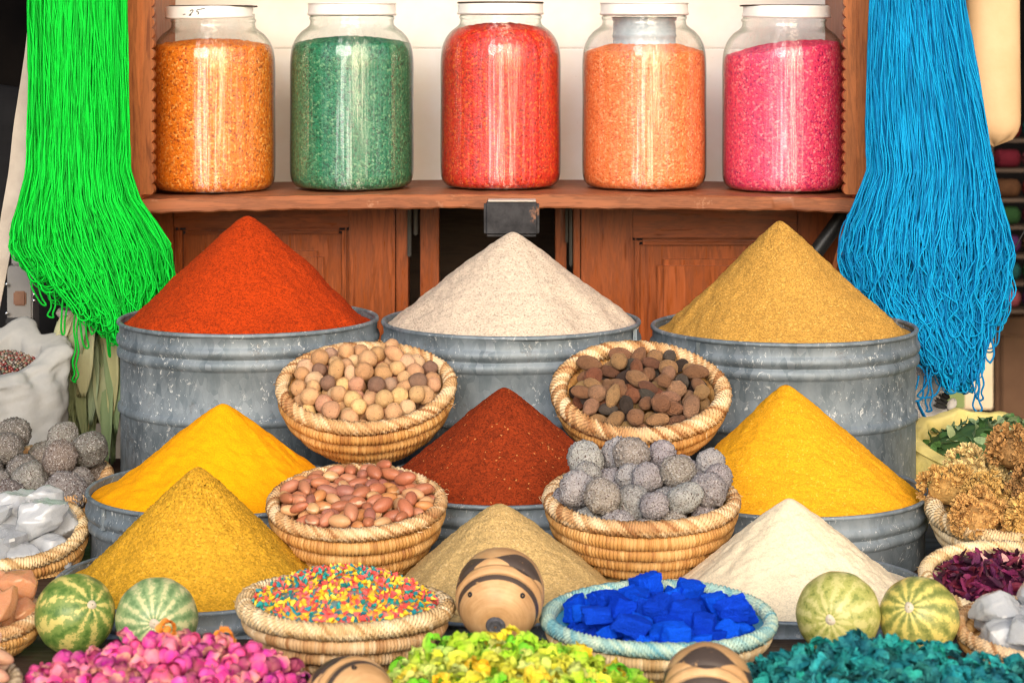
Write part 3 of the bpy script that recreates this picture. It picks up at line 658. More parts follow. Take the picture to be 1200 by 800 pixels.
def f_crystal(m, c1, c2, tr, scale=60):
    n = NB('tmp'); bpy.data.materials.remove(n.m)
    n = NB(m); f = n.noise(scale, 5, 0.65); n.base(n.ramp(f, [(0.35, c1), (0.65, c2)])); n.set(Roughness=0.2)
    n.b.inputs['Transmission Weight'].default_value = tr; n.b.inputs['Subsurface Weight'].default_value = 0.5 if 'resin' in m else 0.2; n.b.inputs['Subsurface Radius'].default_value = (1.0, 0.55, 0.3) if 'resin' in m else (1, 1, 1); n.b.inputs['Subsurface Scale'].default_value = 0.012; n.b.inputs['IOR'].default_value = 1.4
    n.set(Roughness=0.12); n.b.inputs['Coat Weight'].default_value = 0.7; n.bump(n.noise(scale*2.2, 5, 0.7), 0.55, 0.003); return n.m
M['alum'] = f_crystal('white_crystal', (0.60, 0.65, 0.72, 1), (0.90, 0.92, 0.95, 1), 0.4)
M['resin'] = f_crystal('amber_resin', (0.70, 0.19, 0.02, 1), (0.92, 0.56, 0.36, 1), 0.2, 60)  # pale ramp tone puts pinkish highlights into the base colour as patches
nutm = [(blob('round_nut', M['nut'], (22, 14), (1.0, 0.97, 0.95), 0.05, 1.6, 0.02, 6, s, 0.07 if s % 2 else 0.0), 'round nut' if s % 2 == 0 else 'tipped round nut') for s in range(5)]
nutm.append((blob('oval_nut', M['nut'], (22, 14), (1.3, 0.85, 0.85), 0.04, 1.5, 0.01, 6, 9), 'oval nut'))
dark = [(blob('knobbly_nut', M['rough_nut'], (26, 16), (1.38, 0.82, 0.80), 0.075, 1.5, 0.03, 6, s+20), 'oval knobbly nut') for s in range(4)]
dark += [(blob('knobbly_nut', M['rough_nut'], (26, 16), (0.98, 0.92, 0.9), 0.07, 1.8, 0.03, 7, s+30), 'roundish rough nut') for s in range(2)]
dark += [(blob('pointed_nut', M['rough_nut'], (26, 16), (1.45, 0.75, 0.72), 0.08, 1.4, 0.03, 6, 40, 0.1), 'long pointed nut')]
def seam(Pn):
    a = np.arctan2(Pn[:, 2], Pn[:, 1]); k = (np.abs(a) < 0.20+0.10*np.sin(Pn[:, 0]*5)) & (np.abs(Pn[:, 0]) < 0.97); return np.repeat(k.astype(float)[:, None]*0.8, 3, 1)
def noseam(Pn): return np.zeros((len(Pn), 3))
arg = [(blob('argan_nut', M['argan'], (32, 16), (1.32, 0.84, 0.80), 0.03, 1.4, 0, 5, s+50, 0.06, seam if s % 2 else noseam), 'pale-seamed nut' if s % 2 else 'smooth oval nut') for s in range(6)]
arg.append((blob('argan_nut', M['argan'], (32, 16), (1.55, 0.74, 0.72), 0.02, 1.4, 0, 5, 58, 0.08, noseam), 'smooth long nut'))
balls = [(blob('rough_ball', M['pumice'], (64, 40), (1.04, 0.98, 0.96), 0.06, 1.7, 0.075, 20, s+70), 'rough round ball') for s in range(4)]
balls += [(blob('rough_ball', M['pumice'], (64, 40), (1.2, 0.9, 0.9), 0.10, 1.6, 0.04, 14, 78), 'rough lopsided ball')]

# --- the six baskets in the middle
B1 = basket(429, 452, 106, 2.17, 19, 'round coiled basket heaped with round tan nuts', 70, 4, 0.62, floor=0.70)
fill(B1, 125, nutm, [('tan', (.52, .28, .13)), ('pale tan', (.66, .42, .23)), ('pinkish brown', (.50, .25, .15)), ('tan', (.56, .31, .15)), ('sandy', (.60, .36, .17)), ('sandy', (.60, .36, .19)), ('yellowish', (.72, .47, .20)), ('tan', (.54, .30, .14)), ('sandy', (.58, .34, .17)), ('pale tan', (.64, .41, .24)), ('tan', (.50, .28, .15)), ('dark brown', (.22, .12, .08)), ('greyish brown', (.42, .27, .18))], (8.5, 11.5), 'round_nut', 'nut', 'round tan nuts in the basket', 'round nut basket', 12, False, 11, 0.97)
B2 = basket(751, 458, 106, 2.17, 22, 'thick-rimmed coiled basket of mixed dark knobbly nuts', 66, 4, 0.62, floor=0.68, rimr=9.5)
fill(B2, 100, dark, [('reddish brown', (0.336, 0.130, 0.069)), ('tan', (0.504, 0.280, 0.133)), ('dark grey', (0.123, 0.100, 0.083)), ('dark brown', (0.246, 0.115, 0.069)), ('brown', (0.381, 0.190, 0.101)), ('ochre', (0.515, 0.310, 0.138)), ('pinkish tan', (0.482, 0.260, 0.156)), ('tan', (0.493, 0.270, 0.133)), ('brown', (0.370, 0.185, 0.097)), ('blackish', (0.073, 0.050, 0.041))], (8.5, 12.0), 'knobbly_nut', 'nut', 'dark knobbly nuts in the basket', 'dark nut basket', 8, True, 12, 0.93)
B3 = basket(418.5, 588, 106, 1.90, 10, 'coiled basket heaped with smooth reddish brown oval nuts', 74, 4, 0.66, floor=0.78)
fill(B3, 120, arg, [('reddish brown', (.38, .13, .065)), ('pinkish brown', (.44, .18, .10)), ('orange brown', (.50, .21, .075)), ('tan', (.54, .29, .14)), ('mauve brown', (.32, .125, .085)), ('reddish brown', (.40, .14, .07))], (7.5, 10.5), 'smooth_nut', 'nut', 'smooth oval nuts in the basket', 'smooth nut basket', 17, True, 13, 1.0)
B4 = basket(752, 584, 116, 1.92, 7, 'coiled basket heaped with rough grey balls above the blue lumps', 84, 5, 0.56, floor=0.62, coilr=9.5, rimr=9)
fill(B4, 36, balls, [('pale grey', (.40, .385, .385)), ('grey', (.31, .295, .295)), ('brownish grey', (.33, .285, .26)), ('lilac grey', (.35, .325, .34))], (16, 22.5), 'rough_ball', 'grey ball', 'rough grey balls in the middle basket', 'middle ball basket', 26, False, 14, 1.0, 6, 0.92, 80, 0.0, 0.75)
B5 = basket(405, 709, 128, 1.63, -1, 'wide coiled basket mounded with tiny coloured sweets', 62, 3, 0.62, rim='straw_pale', coil='straw_rim', rimr=10, floor=0.85, roll=2)
B6 = basket(772, 724, 139, 1.63, 1, 'wide shallow basket stained pale blue holding blue pigment lumps', 52, 3, 0.66, rim='straw_mint', coil='straw_pale', rimr=8.5, floor=0.6, inner='straw_blue', dish=0.80)
def rock(name, m, seed, sz, planes=5, boxy=0.2, soft=26, n1=.02, n2=.015, n3=.012, res=(44, 28)):
    """a broken lump: soft intersection of random planes, roughened"""
    r = np.random.default_rng(seed); N = [(1, 0, 0), (-1, 0, 0), (0, 1, 0), (0, -1, 0), (0, 0, 1), (0, 0, -1)]; N = [np.array(q, float)+boxy*r.normal(size=3) for q in N]; H = [r.uniform(.8, 1.0) for _ in N]
    for _ in range(planes): N.append(r.normal(size=3)); H.append(r.uniform(.85, 1.12))
    N = np.array([q/np.linalg.norm(q) for q in N]); H = np.array(H)
    nu, nv = res; v = np.linspace(0.002, pi-0.002, nv); U, Vv = np.meshgrid(np.arange(nu)*2*pi/nu, v, indexing='ij')
    D = np.stack([np.sin(Vv)*np.cos(U), np.sin(Vv)*np.sin(U), np.cos(Vv)], 2).reshape(-1, 3)
    q = np.clip(D@N.T, 1e-3, None)/H; rad = 1/(np.sum(q**soft, 1)**(1/soft))
    Q = D*rad[:, None]; Q *= (1+n1*snoise(Q, .5, seed)+n2*snoise(Q, 1.3, seed+1)+n3*snoise(Q, 3.2, seed+2, 8))[:, None]
    Q *= np.array(sz); o = mk(name, Q, grid_faces(nu, nv, True)[:, ::-1].copy(), m, sharp=40); me = o.data; bpy.data.objects.remove(o); return me
def lump(seed, sz=(1, .8, .7)): return rock('pigment_lump', M['pigment'], seed, sz, 4, 0.20, 30, .04, .035, .03)
lumps = [(lump(s, z), w) for s, (z, w) in enumerate([((1.1, .75, .6), 'blocky pigment lump'), ((1, .9, .75), 'cubic pigment lump'), ((1.2, .7, .55), 'long pigment lump'), ((.9, .85, .8), 'chunky pigment lump'), ((1.0, .7, .7), 'angular pigment lump')])]
fill(B6, 80, lumps, [('deep blue', (.004, .045, .56)), ('bright blue', (.006, .10, .84)), ('vivid blue', (.005, .075, .74)), ('royal blue', (.006, .06, .64))], (7.0, 19.5), 'pigment_lump', 'blue pigment', 'blue pigment lumps in the stained basket', 'blue-stained basket', 15, True, 15, 0.90, 7, 0.78, 70, 0.0)

# ------------------------------------------------------------------ sweets mounded in the wide basket
def poisson(n, sampler, dmin, seed=0, tries=60):
    r = random.Random(seed); cell = dmin/1.42; grid = {}; out = []
    for _ in range(n*tries):
        x, y = sampler(r); k = (int(x//cell), int(y//cell)); ok = True
        for a in range(-2, 3):
            for b in range(-2, 3):
                q = grid.get((k[0]+a, k[1]+b))
                if q and (q[0]-x)**2+(q[1]-y)**2 < dmin*dmin: ok = False; break
            if not ok: break
        if ok:
            grid[k] = (x, y); out.append((x, y))
            if len(out) >= n: break
    return out
def small_hull(seed, m, k=7):
    r = random.Random(seed); pts = [(r.uniform(-1, 1), r.uniform(-.75, .75), r.uniform(-.7, .7)) for _ in range(k)]
    return hull_mesh('sweet_piece', pts, m)
M['sweet'] = objcol('sugar_sweet', 0.12, 1, 3, 0.6, 0.1, 0.3, 0.05)
nb = NB('sugar_sweets'); at = nb.new('ShaderNodeAttribute', attribute_name='Col'); nb.base(at.outputs['Color']); nb.set(Roughness=0.6); M['sweets'] = nb.m
sw = [small_hull(s, M['sweet']) for s in range(8)]
sc_ = [('yellow', (.84, .52, .02)), ('lemon yellow', (.86, .66, .07)), ('coral red', (.72, .075, .065)), ('rose pink', (.76, .15, .15)), ('teal', (.01, .22, .27)), ('teal green', (.012, .30, .28))]
def disc(Rd):
    def f(r):
        a = r.random()*2*pi; q = math.sqrt(r.random())*Rd; return q*cos(a), q*sin(a)
    return f
s5 = B5['s']; Rd = B5['R']*1.03; domef = lambda q: -1.0*s5 + 42*s5*(1-min(1, (q/Rd)**2))**0.9
pts = poisson(1700, disc(Rd), 5.4*s5, 3); pts.sort(key=lambda p: p[1])
V, f = revolve([(max(Rd*w, 1e-4), domef(Rd*w)-3.6*s5) for w in np.linspace(1, 0, 24)], 60)
M['sweetbed'] = granule_mat('sweet_bed', [(0, (.84, .52, .02, 1)), (.3, (.86, .62, .06, 1)), (.5, (.72, .09, .08, 1)), (.7, (.74, .14, .14, 1)), (.8, (.01, .24, .27, 1))], 210); o = mk('sweet_mound', V, f, M['sweetbed']); o.matrix_world = B5['mw']; tag(o, 'mound of tiny sweets under the loose ones on top', 'sweets', kind='stuff')
items, Vs, Fs, Cs, nv = [], [], [], [], 0
for i, (x, y) in enumerate(pts):
    q = math.hypot(x, y); cn, c = random.choice(sc_); me = random.choice(sw); k = random.uniform(3.7, 5.4)*s5
    mw = B5['mw']@Matrix.Translation((x, y, domef(q)+0.4*s5*random.random()))@rand_rot()@Matrix.Diagonal((k, k, k, 1))
    if i < 300:
        o = inst('sweet', me, None, mw, (*c, 1)); tag(o, None, 'sweet', 'tiny sweets in the wide basket'); items.append((o, f'tiny {cn} sweet'))
    else:
        for p in me.polygons:
            vs = [mw@me.vertices[j].co for j in p.vertices]
            Vs += vs; Fs.append(tuple(range(nv, nv+len(vs)))); nv += len(vs); Cs += [c]*len(vs)
o = mk('sweet_heap', np.array(Vs), Fs, M['sweets'], smooth=False, col=np.array(Cs)); tag(o, 'tiny red, yellow and teal sweets heaped at the back of the wide basket', 'sweets', kind='stuff')
label_rows(items, 'sweets basket', 25)

# ------------------------------------------------------------------ melons
def melon_mat(name, dark, mid, pale, nst, mott, stripe):
    n = NB(name); sp = n.new('ShaderNodeSeparateXYZ'); n.L(n.co, sp.inputs[0])
    ang = n.math('ARCTAN2', sp.outputs[1], sp.outputs[0])
    wob = n.noise(85, 5, 0.7); w2 = n.noise(230, 4, 0.75)
    ph = n.math('ADD', n.math('MULTIPLY', ang, nst), n.math('MULTIPLY', wob, 5.5))
    st = n.math('ADD', n.math('MULTIPLY', n.math('SINE', ph), 0.5*stripe), 0.5)
    f = n.math('ADD', n.math('MULTIPLY', st, 0.17), n.math('MULTIPLY', n.math('ADD', n.math('MULTIPLY', wob, 0.45), n.math('MULTIPLY', w2, 0.55)), 0.83*mott))
    c = n.ramp(f, [(0.40, dark), (0.47, mid), (0.525, mid), (0.555, pale), (0.8, mul(pale, 1.1))])
    n.base(c); n.set(Roughness=0.42); n.bump(w2, 0.08, 0.001); return n.m
def melon(px, py, Rpx, pole, label, m, bottom):
    Y = 0.478*F/(bottom-HY)*1.0; Y = max(1.56, min(1.645, Y)); s = Y/F; r = Rpx*s
    c = P(px, py, Y); c.z = max(c.z, FRONT + r*0.97)
    t = thing('striped_melon', label, 'melon', (c.x, c.y, FRONT), (0, 0, 0), 'small striped melons')
    q = Vector(pole).normalized().to_track_quat('Z', 'Y').to_matrix()
    n = 96; v = np.linspace(0.002, pi-0.002, 48); U, Vv = np.meshgrid(np.arange(n)*2*pi/n, v, indexing='ij')
    k = r*(1+0.006*np.cos(10*U)*np.sin(Vv)) * (1-0.05*np.exp(-(Vv/0.16)**2))
    Q = np.stack([k*np.sin(Vv)*np.cos(U), k*np.sin(Vv)*np.sin(U), k*0.95*np.cos(Vv)], 2).reshape(-1, 3)
    Q *= (1+0.022*snoise(Q, 9, int(px)))[:, None]
    o = mk('melon_rind', Q, grid_faces(n, 48, True)[:, ::-1].copy(), m, t); o.matrix_basis = Matrix.Translation((0, 0, c.z-FRONT))@q.to_4x4()
    V, f = revolve([(0.13*r, 0.905*r), (0.10*r, 0.945*r), (0.07*r, 0.955*r), (0.05*r, 0.97*r), (0.0005, 0.96*r)], 14, 0.1, px)
    o = mk('stem_scar', V, f, M['scar'], t); o.matrix_basis = Matrix.Translation((0, 0, c.z-FRONT))@q.to_4x4()
M['scar'] = plain('dry_stem_scar', (0.5, 0.42, 0.30, 1), (0.62, 0.55, 0.45, 1), 300, 0.8, 0.3)
melon(88, 719, 47, (0.62, -0.72, 0.45), 'green and yellow blotched melon with its dry stem turned towards the cone', melon_mat('blotched_melon_rind', (.07, .15, .025, 1), (.17, .25, .055, 1), (.56, .48, .15, 1), 9, 1.0, 0.75), 767)
melon(183, 724, 48, (0.12, -1.0, 0.12), 'pale green melon with fine radiating stripes beside the blotched melon', melon_mat('pale_green_melon_rind', (.13, .23, .09, 1), (.26, .36, .16, 1), (.52, .52, .27, 1), 14, 1.0, 0.95), 771)
melon(982, 719, 49, (-0.34, -0.93, 0.1), 'yellowish green round melon in front of the cream cone', melon_mat('yellow_green_melon_rind', (.20, .24, .05, 1), (.40, .40, .11, 1), (.56, .52, .20, 1), 12, 1.05, 0.7), 767)
melon(1077, 722, 47, (-0.42, -0.78, 0.46), 'yellow melon with dark green broken stripes near the dark red petals', melon_mat('yellow_striped_melon_rind', (.17, .20, .045, 1), (.33, .33, .085, 1), (.62, .52, .14, 1), 12, 1.0, 1.0), 768)

# ------------------------------------------------------------------ painted clay drums
def f_clay():
    n = NB('painted_clay'); sp = n.new('ShaderNodeSeparateXYZ'); n.L(n.co, sp.inputs[0]); ang = n.math('ARCTAN2', sp.outputs[1], sp.outputs[0])
    a = n.noise(60, 5, 0.65); c = n.ramp(a, [(0.3, (.42, .22, .075, 1)), (0.55, (.54, .305, .12, 1)), (0.75, (.62, .40, .19, 1))])
    rr = 0.0333
    def band(z0, z1, amp, freq, ph):
        w = n.math('MULTIPLY', n.math('SINE', n.math('ADD', n.math('MULTIPLY', ang, freq), ph)), amp*rr)
        lo = n.math('GREATER_THAN', sp.outputs[2], n.math('ADD', w, z0*rr)); hi = n.math('LESS_THAN', sp.outputs[2], n.math('SUBTRACT', z1*rr, w)); return n.math('MULTIPLY', lo, hi)
    k = n.math('MAXIMUM', band(0.21, 0.40, 0.03, 1, 0.2), band(-0.42, -0.10, 0.16, 4, 0.9))
    k = n.math('MULTIPLY', k, n.ramp(n.noise(120, 3, 0.7), [(0.3, (0, 0, 0)), (0.36, (1, 1, 1))]))
    c = n.mix(n.math('MULTIPLY', k, 0.93), c, (0.035, 0.03, 0.032, 1))
    sc = n.ramp(n.noise(150, 5, 0.8), [(0.66, (0, 0, 0)), (0.72, (1, 1, 1))]); c = n.mix(n.math('MULTIPLY', sc, 0.5), c, (0.2, 0.14, 0.11, 1))
    tl = n.noise(1.0, 4, 0.7, n.mapping((25, 25, 420))); c = n.mix(n.math('MULTIPLY', n.math('SUBTRACT', 1.0, k), 0.25), c, n.ramp(tl, [(0.35, (.26, .14, .075, 1)), (0.6, (.66, .45, .28, 1))]))
    n.base(c); n.set(Roughness=0.5); n.bump(n.math('ADD', a, tl), 0.3, 0.001); return n.m
M['clay'] = f_clay()
def drum(px, py, Rpx, Y, axis, label, roll=0):
    s = Y/F; r = Rpx*s; c = P(px, py, Y)
    t = thing('clay_drum', label, 'clay drum', (c.x, c.y, c.z-r), (0, 0, 0), 'painted clay drums')
    q = Vector(axis).normalized().to_track_quat('Z', 'Y').to_matrix().to_4x4()@Matrix.Rotation(roll, 4, 'Z')
    mb = Matrix.Translation((0, 0, r))@q
    pr = [(.001, -1.25), (.42, -1.22), (.72, -1.02), (.90, -.78), (.985, -.50), (1, -.25), (.985, -.09), (.955, -.065), (.955, -.045), (.985, -.02), (.98, .06), (.935, .13), (.895, .15), (.89, .17), (.905, .20), (.89, .30), (.83, .45), (.72, .60), (.56, .735), (.38, .82), (.24, .855), (.19, .858), (.001, .858)]
    V, f = revolve([(a*r, b*r) for a, b in pr], 72, 0.006, px); mk('drum_body', V, f, M['clay'], t, sharp=60).matrix_basis = mb
    V, f = revolve([(.22*r, .852*r), (.215*r, .90*r), (.19*r, .945*r), (.15*r, .95*r), (.13*r, .925*r), (.001, .93*r)], 24, 0.02, 1); mk('stopper', V, f, M['stop'], t, sharp=40).matrix_basis = mb
    for a in (0.75, 2.4):
        V, f = revolve([(.062*r, -.03*r), (.062*r, .012*r), (.05*r, .018*r), (.0005, .016*r)], 14)
        z0 = 0.5*r; rho = 0.795*r; nrm = Vector((cos(a)*0.72, sin(a)*0.72, 0.69))
        mk('peg_hole', V, f, M['ink'], t).matrix_basis = mb@Matrix.Translation((rho*cos(a), rho*sin(a), z0))@nrm.to_track_quat('Z', 'Y').to_matrix().to_4x4()
M['stop'] = plain('grey_clay_stopper', (0.05, 0.05, 0.06, 1), (0.13, 0.13, 0.14, 1), 200, 0.6, 0.4)
drum(585, 704, 52, 1.615, (-0.08, -0.88, -0.36), 'painted clay drum with dark stopper in front of the sandy cone')
drum(415, 824, 54, 1.37, (0.45, -0.80, 0.22), 'painted clay drum at the bottom edge beside the pink rosebuds', 1.0)
drum(829, 820, 54, 1.37, (-0.1, -0.75, -0.40), 'painted clay drum at the bottom edge beside the teal petals', 2.2)

# ------------------------------------------------------------------ heaps of dyed dried flowers
def petal_cluster(name, seed, m, npet=9, inner=0.55, openk=0.5, wr=0.12, tips=0.0, nu=4, nv=5):
    r = random.Random(seed); parts = []; cols = []
    if inner:
        v = np.linspace(0.01, pi-0.01, 7); U, Vv = np.meshgrid(np.arange(9)*2*pi/9, v, indexing='ij')
        Q = np.stack([inner*np.sin(Vv)*np.cos(U), inner*np.sin(Vv)*np.sin(U), inner*1.15*np.cos(Vv)], 2).reshape(-1, 3); Q *= (1+0.12*snoise(Q, 0.9, seed))[:, None]
        parts.append((Q, grid_faces(9, 7, True)[:, ::-1])); cols.append(np.full(len(Q), 0.15))
    for k in range(npet):
        a = k*2.4+r.uniform(-.3, .3); op = openk*r.uniform(.5, 1.4); wd = r.uniform(.55, .9); ln = r.uniform(.8, 1.15); rad = r.uniform(.55, .82)
        uu = np.linspace(-1, 1, nu); vv = np.linspace(0, 1, nv); A, B = np.meshgrid(uu, vv, indexing='ij')
        ww = wd*np.sin(pi*(0.12+0.74*B))**0.8
        th = a + A*ww*0.95; lat = -1.1 + B*ln*(1.9 - op*0.8)
        rr_ = rad*(np.cos(lat*0.62)**0.6+0.18) + op*B**2*0.6 + r.uniform(-.05, .05)
        z = np.sin(lat*0.9)*0.95
        Q = np.stack([rr_*np.cos(th), rr_*np.sin(th), z], 2).reshape(-1, 3)
        Q += wr*np.stack([snoise(Q, 0.8, seed*31+k), snoise(Q, 0.8, seed*37+k), snoise(Q, 0.8, seed*41+k)], 1)
        parts.append((Q, grid_faces(nu, nv))); cols.append((B.ravel()**2)*tips+0.0*B.ravel()+0.1*r.random())
    V, f = join(parts); c = np.concatenate(cols)
    o = mk(name, V, f, m, col=np.repeat(c[:, None], 3, 1)); me = o.data; bpy.data.objects.remove(o); return me
def flower_mat(name, tip, var=0.5, rough=0.75):
    n = NB(name); oi = n.new('ShaderNodeObjectInfo'); at = n.new('ShaderNodeAttribute', attribute_name='Col')
    f = n.noise(2.2, 4, 0.6); c = hsv(n, oi.outputs['Color'], v=n.math('ADD', 1-var*0.5, n.math('MULTIPLY', f, var)))
    c = n.mix(at.outputs['Fac'], c, tip); n.base(c); n.set(Roughness=rough); n.bump(n.noise(7, 3), 0.3, 0.1)
    n.b.inputs['Specular IOR Level'].default_value = 0.25; return n.m
def heap(nm, crest, Yc, Y0, s_px, meshes, shades, size, label_m, cat, group, place, base_col, seed, slope=0.12, xpad=0, kmat=None):
    s = Yc/F; cx = [X(a, Yc) for a, b in crest]; cz = [Z(b, Yc) for a, b in crest]
    def h(x, y):
        z = np.interp(x, cx, cz)-FRONT
        d = (y-Yc); back = max(0.0, d)*1.3; fr = max(0.0, -d)*slope
        return max(FRONT+z-back-fr-size[1]*s*0.8, FRONT-0.004)
    r0 = random.Random(seed)
    # mound of the flowers underneath
    xs = np.linspace(cx[0]-0.004, cx[-1]+0.004, 70); ys = np.linspace(Y0, Yc+0.06, 40)
    V = np.array([(x, y, h(x, y)-0.6*size[1]*s) for x in xs for y in ys]); V[:, 2] += 0.0016*snoise(V, 70, seed)
    V[:, 2] = np.maximum(V[:, 2], FRONT+0.0006)
    ug = mk(nm[1], V, grid_faces(70, 40), kmat); ug.color = (*base_col, 1); tag(ug, label_m, cat, kind='stuff')
    def smp(r): return r.uniform(cx[0], cx[-1]), r.uniform(Y0, Yc+0.03)
    items = []
    for x, y in poisson(298, smp, s_px*s, seed):
        z = h(x, y)
        if z < FRONT+0.002: continue
        (me, w) = r0.choice(meshes); cn, c = r0.choice(shades); k = r0.uniform(*size)*s
        c = [q*r0.uniform(.85, 1.15) for q in c]
        mw = Matrix.Translation((x, y, z+r0.uniform(-.1, .35)*k))@rand_rot()@Matrix.Diagonal((k, k, k*r0.uniform(.8, 1.05), 1))
        o = inst(nm[0], me, None, mw, (*c, 1)); tag(o, None, cat, group); items.append((o, f'{cn} {w}'))
    label_rows(items, place, 20); return items
M['fl_pink'] = flower_mat('dyed_pink_petal', (.80, .42, .26, 1), 0.6); M['fl_green'] = flower_mat('dyed_lime_petal', (.70, .62, .12, 1), 0.6); M['fl_teal'] = flower_mat('dyed_teal_petal', (.06, .42, .38, 1), 0.9)
pm = [(petal_cluster('rosebud', s, M['fl_pink'], 8, 0.80, 0.08, 0.05, 0.28), 'closed rosebud') for s in range(5)] + [(petal_cluster('rosebud', s, M['fl_pink'], 9, 0.5, 0.5, 0.12, 0.75), 'ragged open rosebud') for s in range(5, 8)]
heap(('rosebud', 'rosebud_heap'), [(22, 800), (45, 775), (70, 762), (112, 757), (135, 743), (170, 738), (215, 736), (250, 745), (290, 750), (325, 758), (345, 772), (368, 800)], 1.44, 1.285, 15, pm,
     [('bright pink', (.70, .022, .30)), ('magenta', (.48, .010, .24)), ('rose pink', (.72, .06, .28)), ('pale pink', (.80, .20, .36)), ('deep magenta', (.28, .010, .12)), ('hot pink', (.80, .035, .40))], (9, 12.5), 'pink rosebuds in the lower part of the heap', 'rosebud', 'dyed pink rosebuds', 'pink heap', (.5, .03, .22), 21, kmat=M['fl_pink'])
gm = [(petal_cluster('lime_flower', s, M['fl_green'], 12, 0.3, 0.6, 0.24, 0.4, 5, 6), 'crumpled dried flower') for s in range(7)] + [(petal_cluster('lime_flower', s, M['fl_green'], 6, 0.66, 0.1, 0.05, 0.25), 'closed bud') for s in range(7, 8)]
heap(('lime_flower', 'lime_flower_heap'), [(445, 800), (462, 775), (480, 760), (505, 750), (540, 741), (590, 737), (640, 743), (675, 752), (700, 766), (725, 775), (748, 782), (768, 800)], 1.46, 1.285, 17, gm,
     [('lime green', (.34, .62, .02)), ('bright green', (.14, .56, .02)), ('yellow green', (.56, .66, .04)), ('yellow', (.84, .64, .02)), ('pale lime', (.58, .72, .16))], (9.5, 13.5), 'lime green dried flowers in the lower part of the heap', 'dried flower', 'dyed lime green flowers', 'lime green heap', (.25, .45, .02), 22, kmat=M['fl_green'])
tm = [(petal_cluster('teal_flower', s, M['fl_teal'], 13, 0.35, 0.55, 0.26, 0.35, 5, 6), 'crumpled dried flower') for s in range(6)]
heap(('teal_flower', 'teal_flower_heap'), [(868, 800), (882, 775), (900, 762), (950, 752), (985, 745), (1012, 738), (1040, 744), (1080, 748), (1120, 758), (1150, 768), (1170, 763), (1200, 768), (1240, 775), (1280, 800)], 1.44, 1.285, 16.5, tm,
     [('teal', (.002, .14, .16)), ('dark teal', (.002, .055, .07)), ('turquoise', (.006, .25, .25)), ('blue green', (.004, .10, .14)), ('bright turquoise', (.02, .36, .33))], (10, 14.5), 'teal dried flowers in the lower part of the heap', 'dried flower', 'dyed teal flowers', 'teal heap', (.005, .14, .15), 23, kmat=M['fl_teal'])
om = petal_cluster('orange_flower', 77, M['fl_pink'], 14, 0.5, 0.7, 0.16, 0.2)
for px, py, w in ((195, 738, 'orange dried flower on the pink heap beneath the pale green melon'), (262, 747, 'orange dried flower on the pink heap beside the mustard tin')):
    k = 9.5*1.46/F; o = inst('orange_flower', om, None, Matrix.Translation(P(px, py, 1.46))@rand_rot()@Matrix.Diagonal((k*1.3, k, k*0.8, 1)), (.86, .27, .01, 1)); tag(o, w, 'dried flower', 'orange flowers on the pink heap')

# ------------------------------------------------------------------ baskets at the sides
BL1 = basket(28, 563, 104, 2.33, 9, 'coiled basket of dark grey rough balls in front of the white sack', 46, 2, 0.8, floor=0.5)
fill(BL1, 22, balls, [('dark grey', (.19, .175, .165)), ('grey', (.26, .24, .23)), ('brownish grey', (.26, .215, .19))], (18, 25), 'rough_ball', 'grey ball', 'rough grey balls in the side basket', 'side ball basket', 16, False, 31, 1.0, 6, 0.9, 80, 0.0, 0.5)
BL2 = basket(13, 624, 90, 2.05, 13, 'coiled basket of big white crystals beside the bright yellow tin', 64, 4, 0.66, rim='straw_pale', floor=0.6)
def crystal(seed, m, name, sz=(1, .8, .6), k=20): return rock(name, m, seed, sz, 16, 0.8, 90, .03, .03, .02)
al = [(crystal(s, M['alum'], 'white_crystal', (1, .85, .65)), 'crystal chunk') for s in range(4)] + [(crystal(9, M['alum'], 'white_crystal', (1.1, .9, .5), 18), 'flat crystal slab')]
fill(BL2, 17, al, [('milky white', (1, 1, 1)), ('clear white', (1, 1, 1))], (17, 32), 'white_crystal', 'crystal', 'white crystals in the side basket', 'crystal basket', 8, True, 32, 1.0, 5, 0.66, 60, 0.0, 0.6)
BL3 = basket(-22, 722, 74, 1.655, 8, 'coiled basket of glassy amber resin beside the blotched melon', 38, 3, 0.7, floor=0.6)
rs_ = [(crystal(s, M['resin'], 'resin_chunk', (1, .85, .75), 16), 'resin chunk') for s in range(20, 24)]
fill(BL3, 20, rs_, [('glassy amber', (1, 1, 1)), ('pinkish amber', (1, 1, 1))], (13, 24), 'resin_chunk', 'resin', 'amber resin chunks', 'resin basket', 12, True, 33, 1.0, 5, 0.66, 60, 0.0, 0.6)
BL4 = basket(-32, 800, 57, 1.40, 6, 'small greyish coiled basket of pale nuts in the bottom corner', 52, 3, 0.75, rim='straw_grey', coil='straw_grey', floor=0.7)
fill(BL4, 26, arg, [('pinkish tan', (.58, .33, .22)), ('pale pink', (.66, .42, .32))], (11, 14), 'smooth_nut', 'nut', 'pale nuts in the corner basket', 'corner basket', 4, True, 34, 0.95, 6)
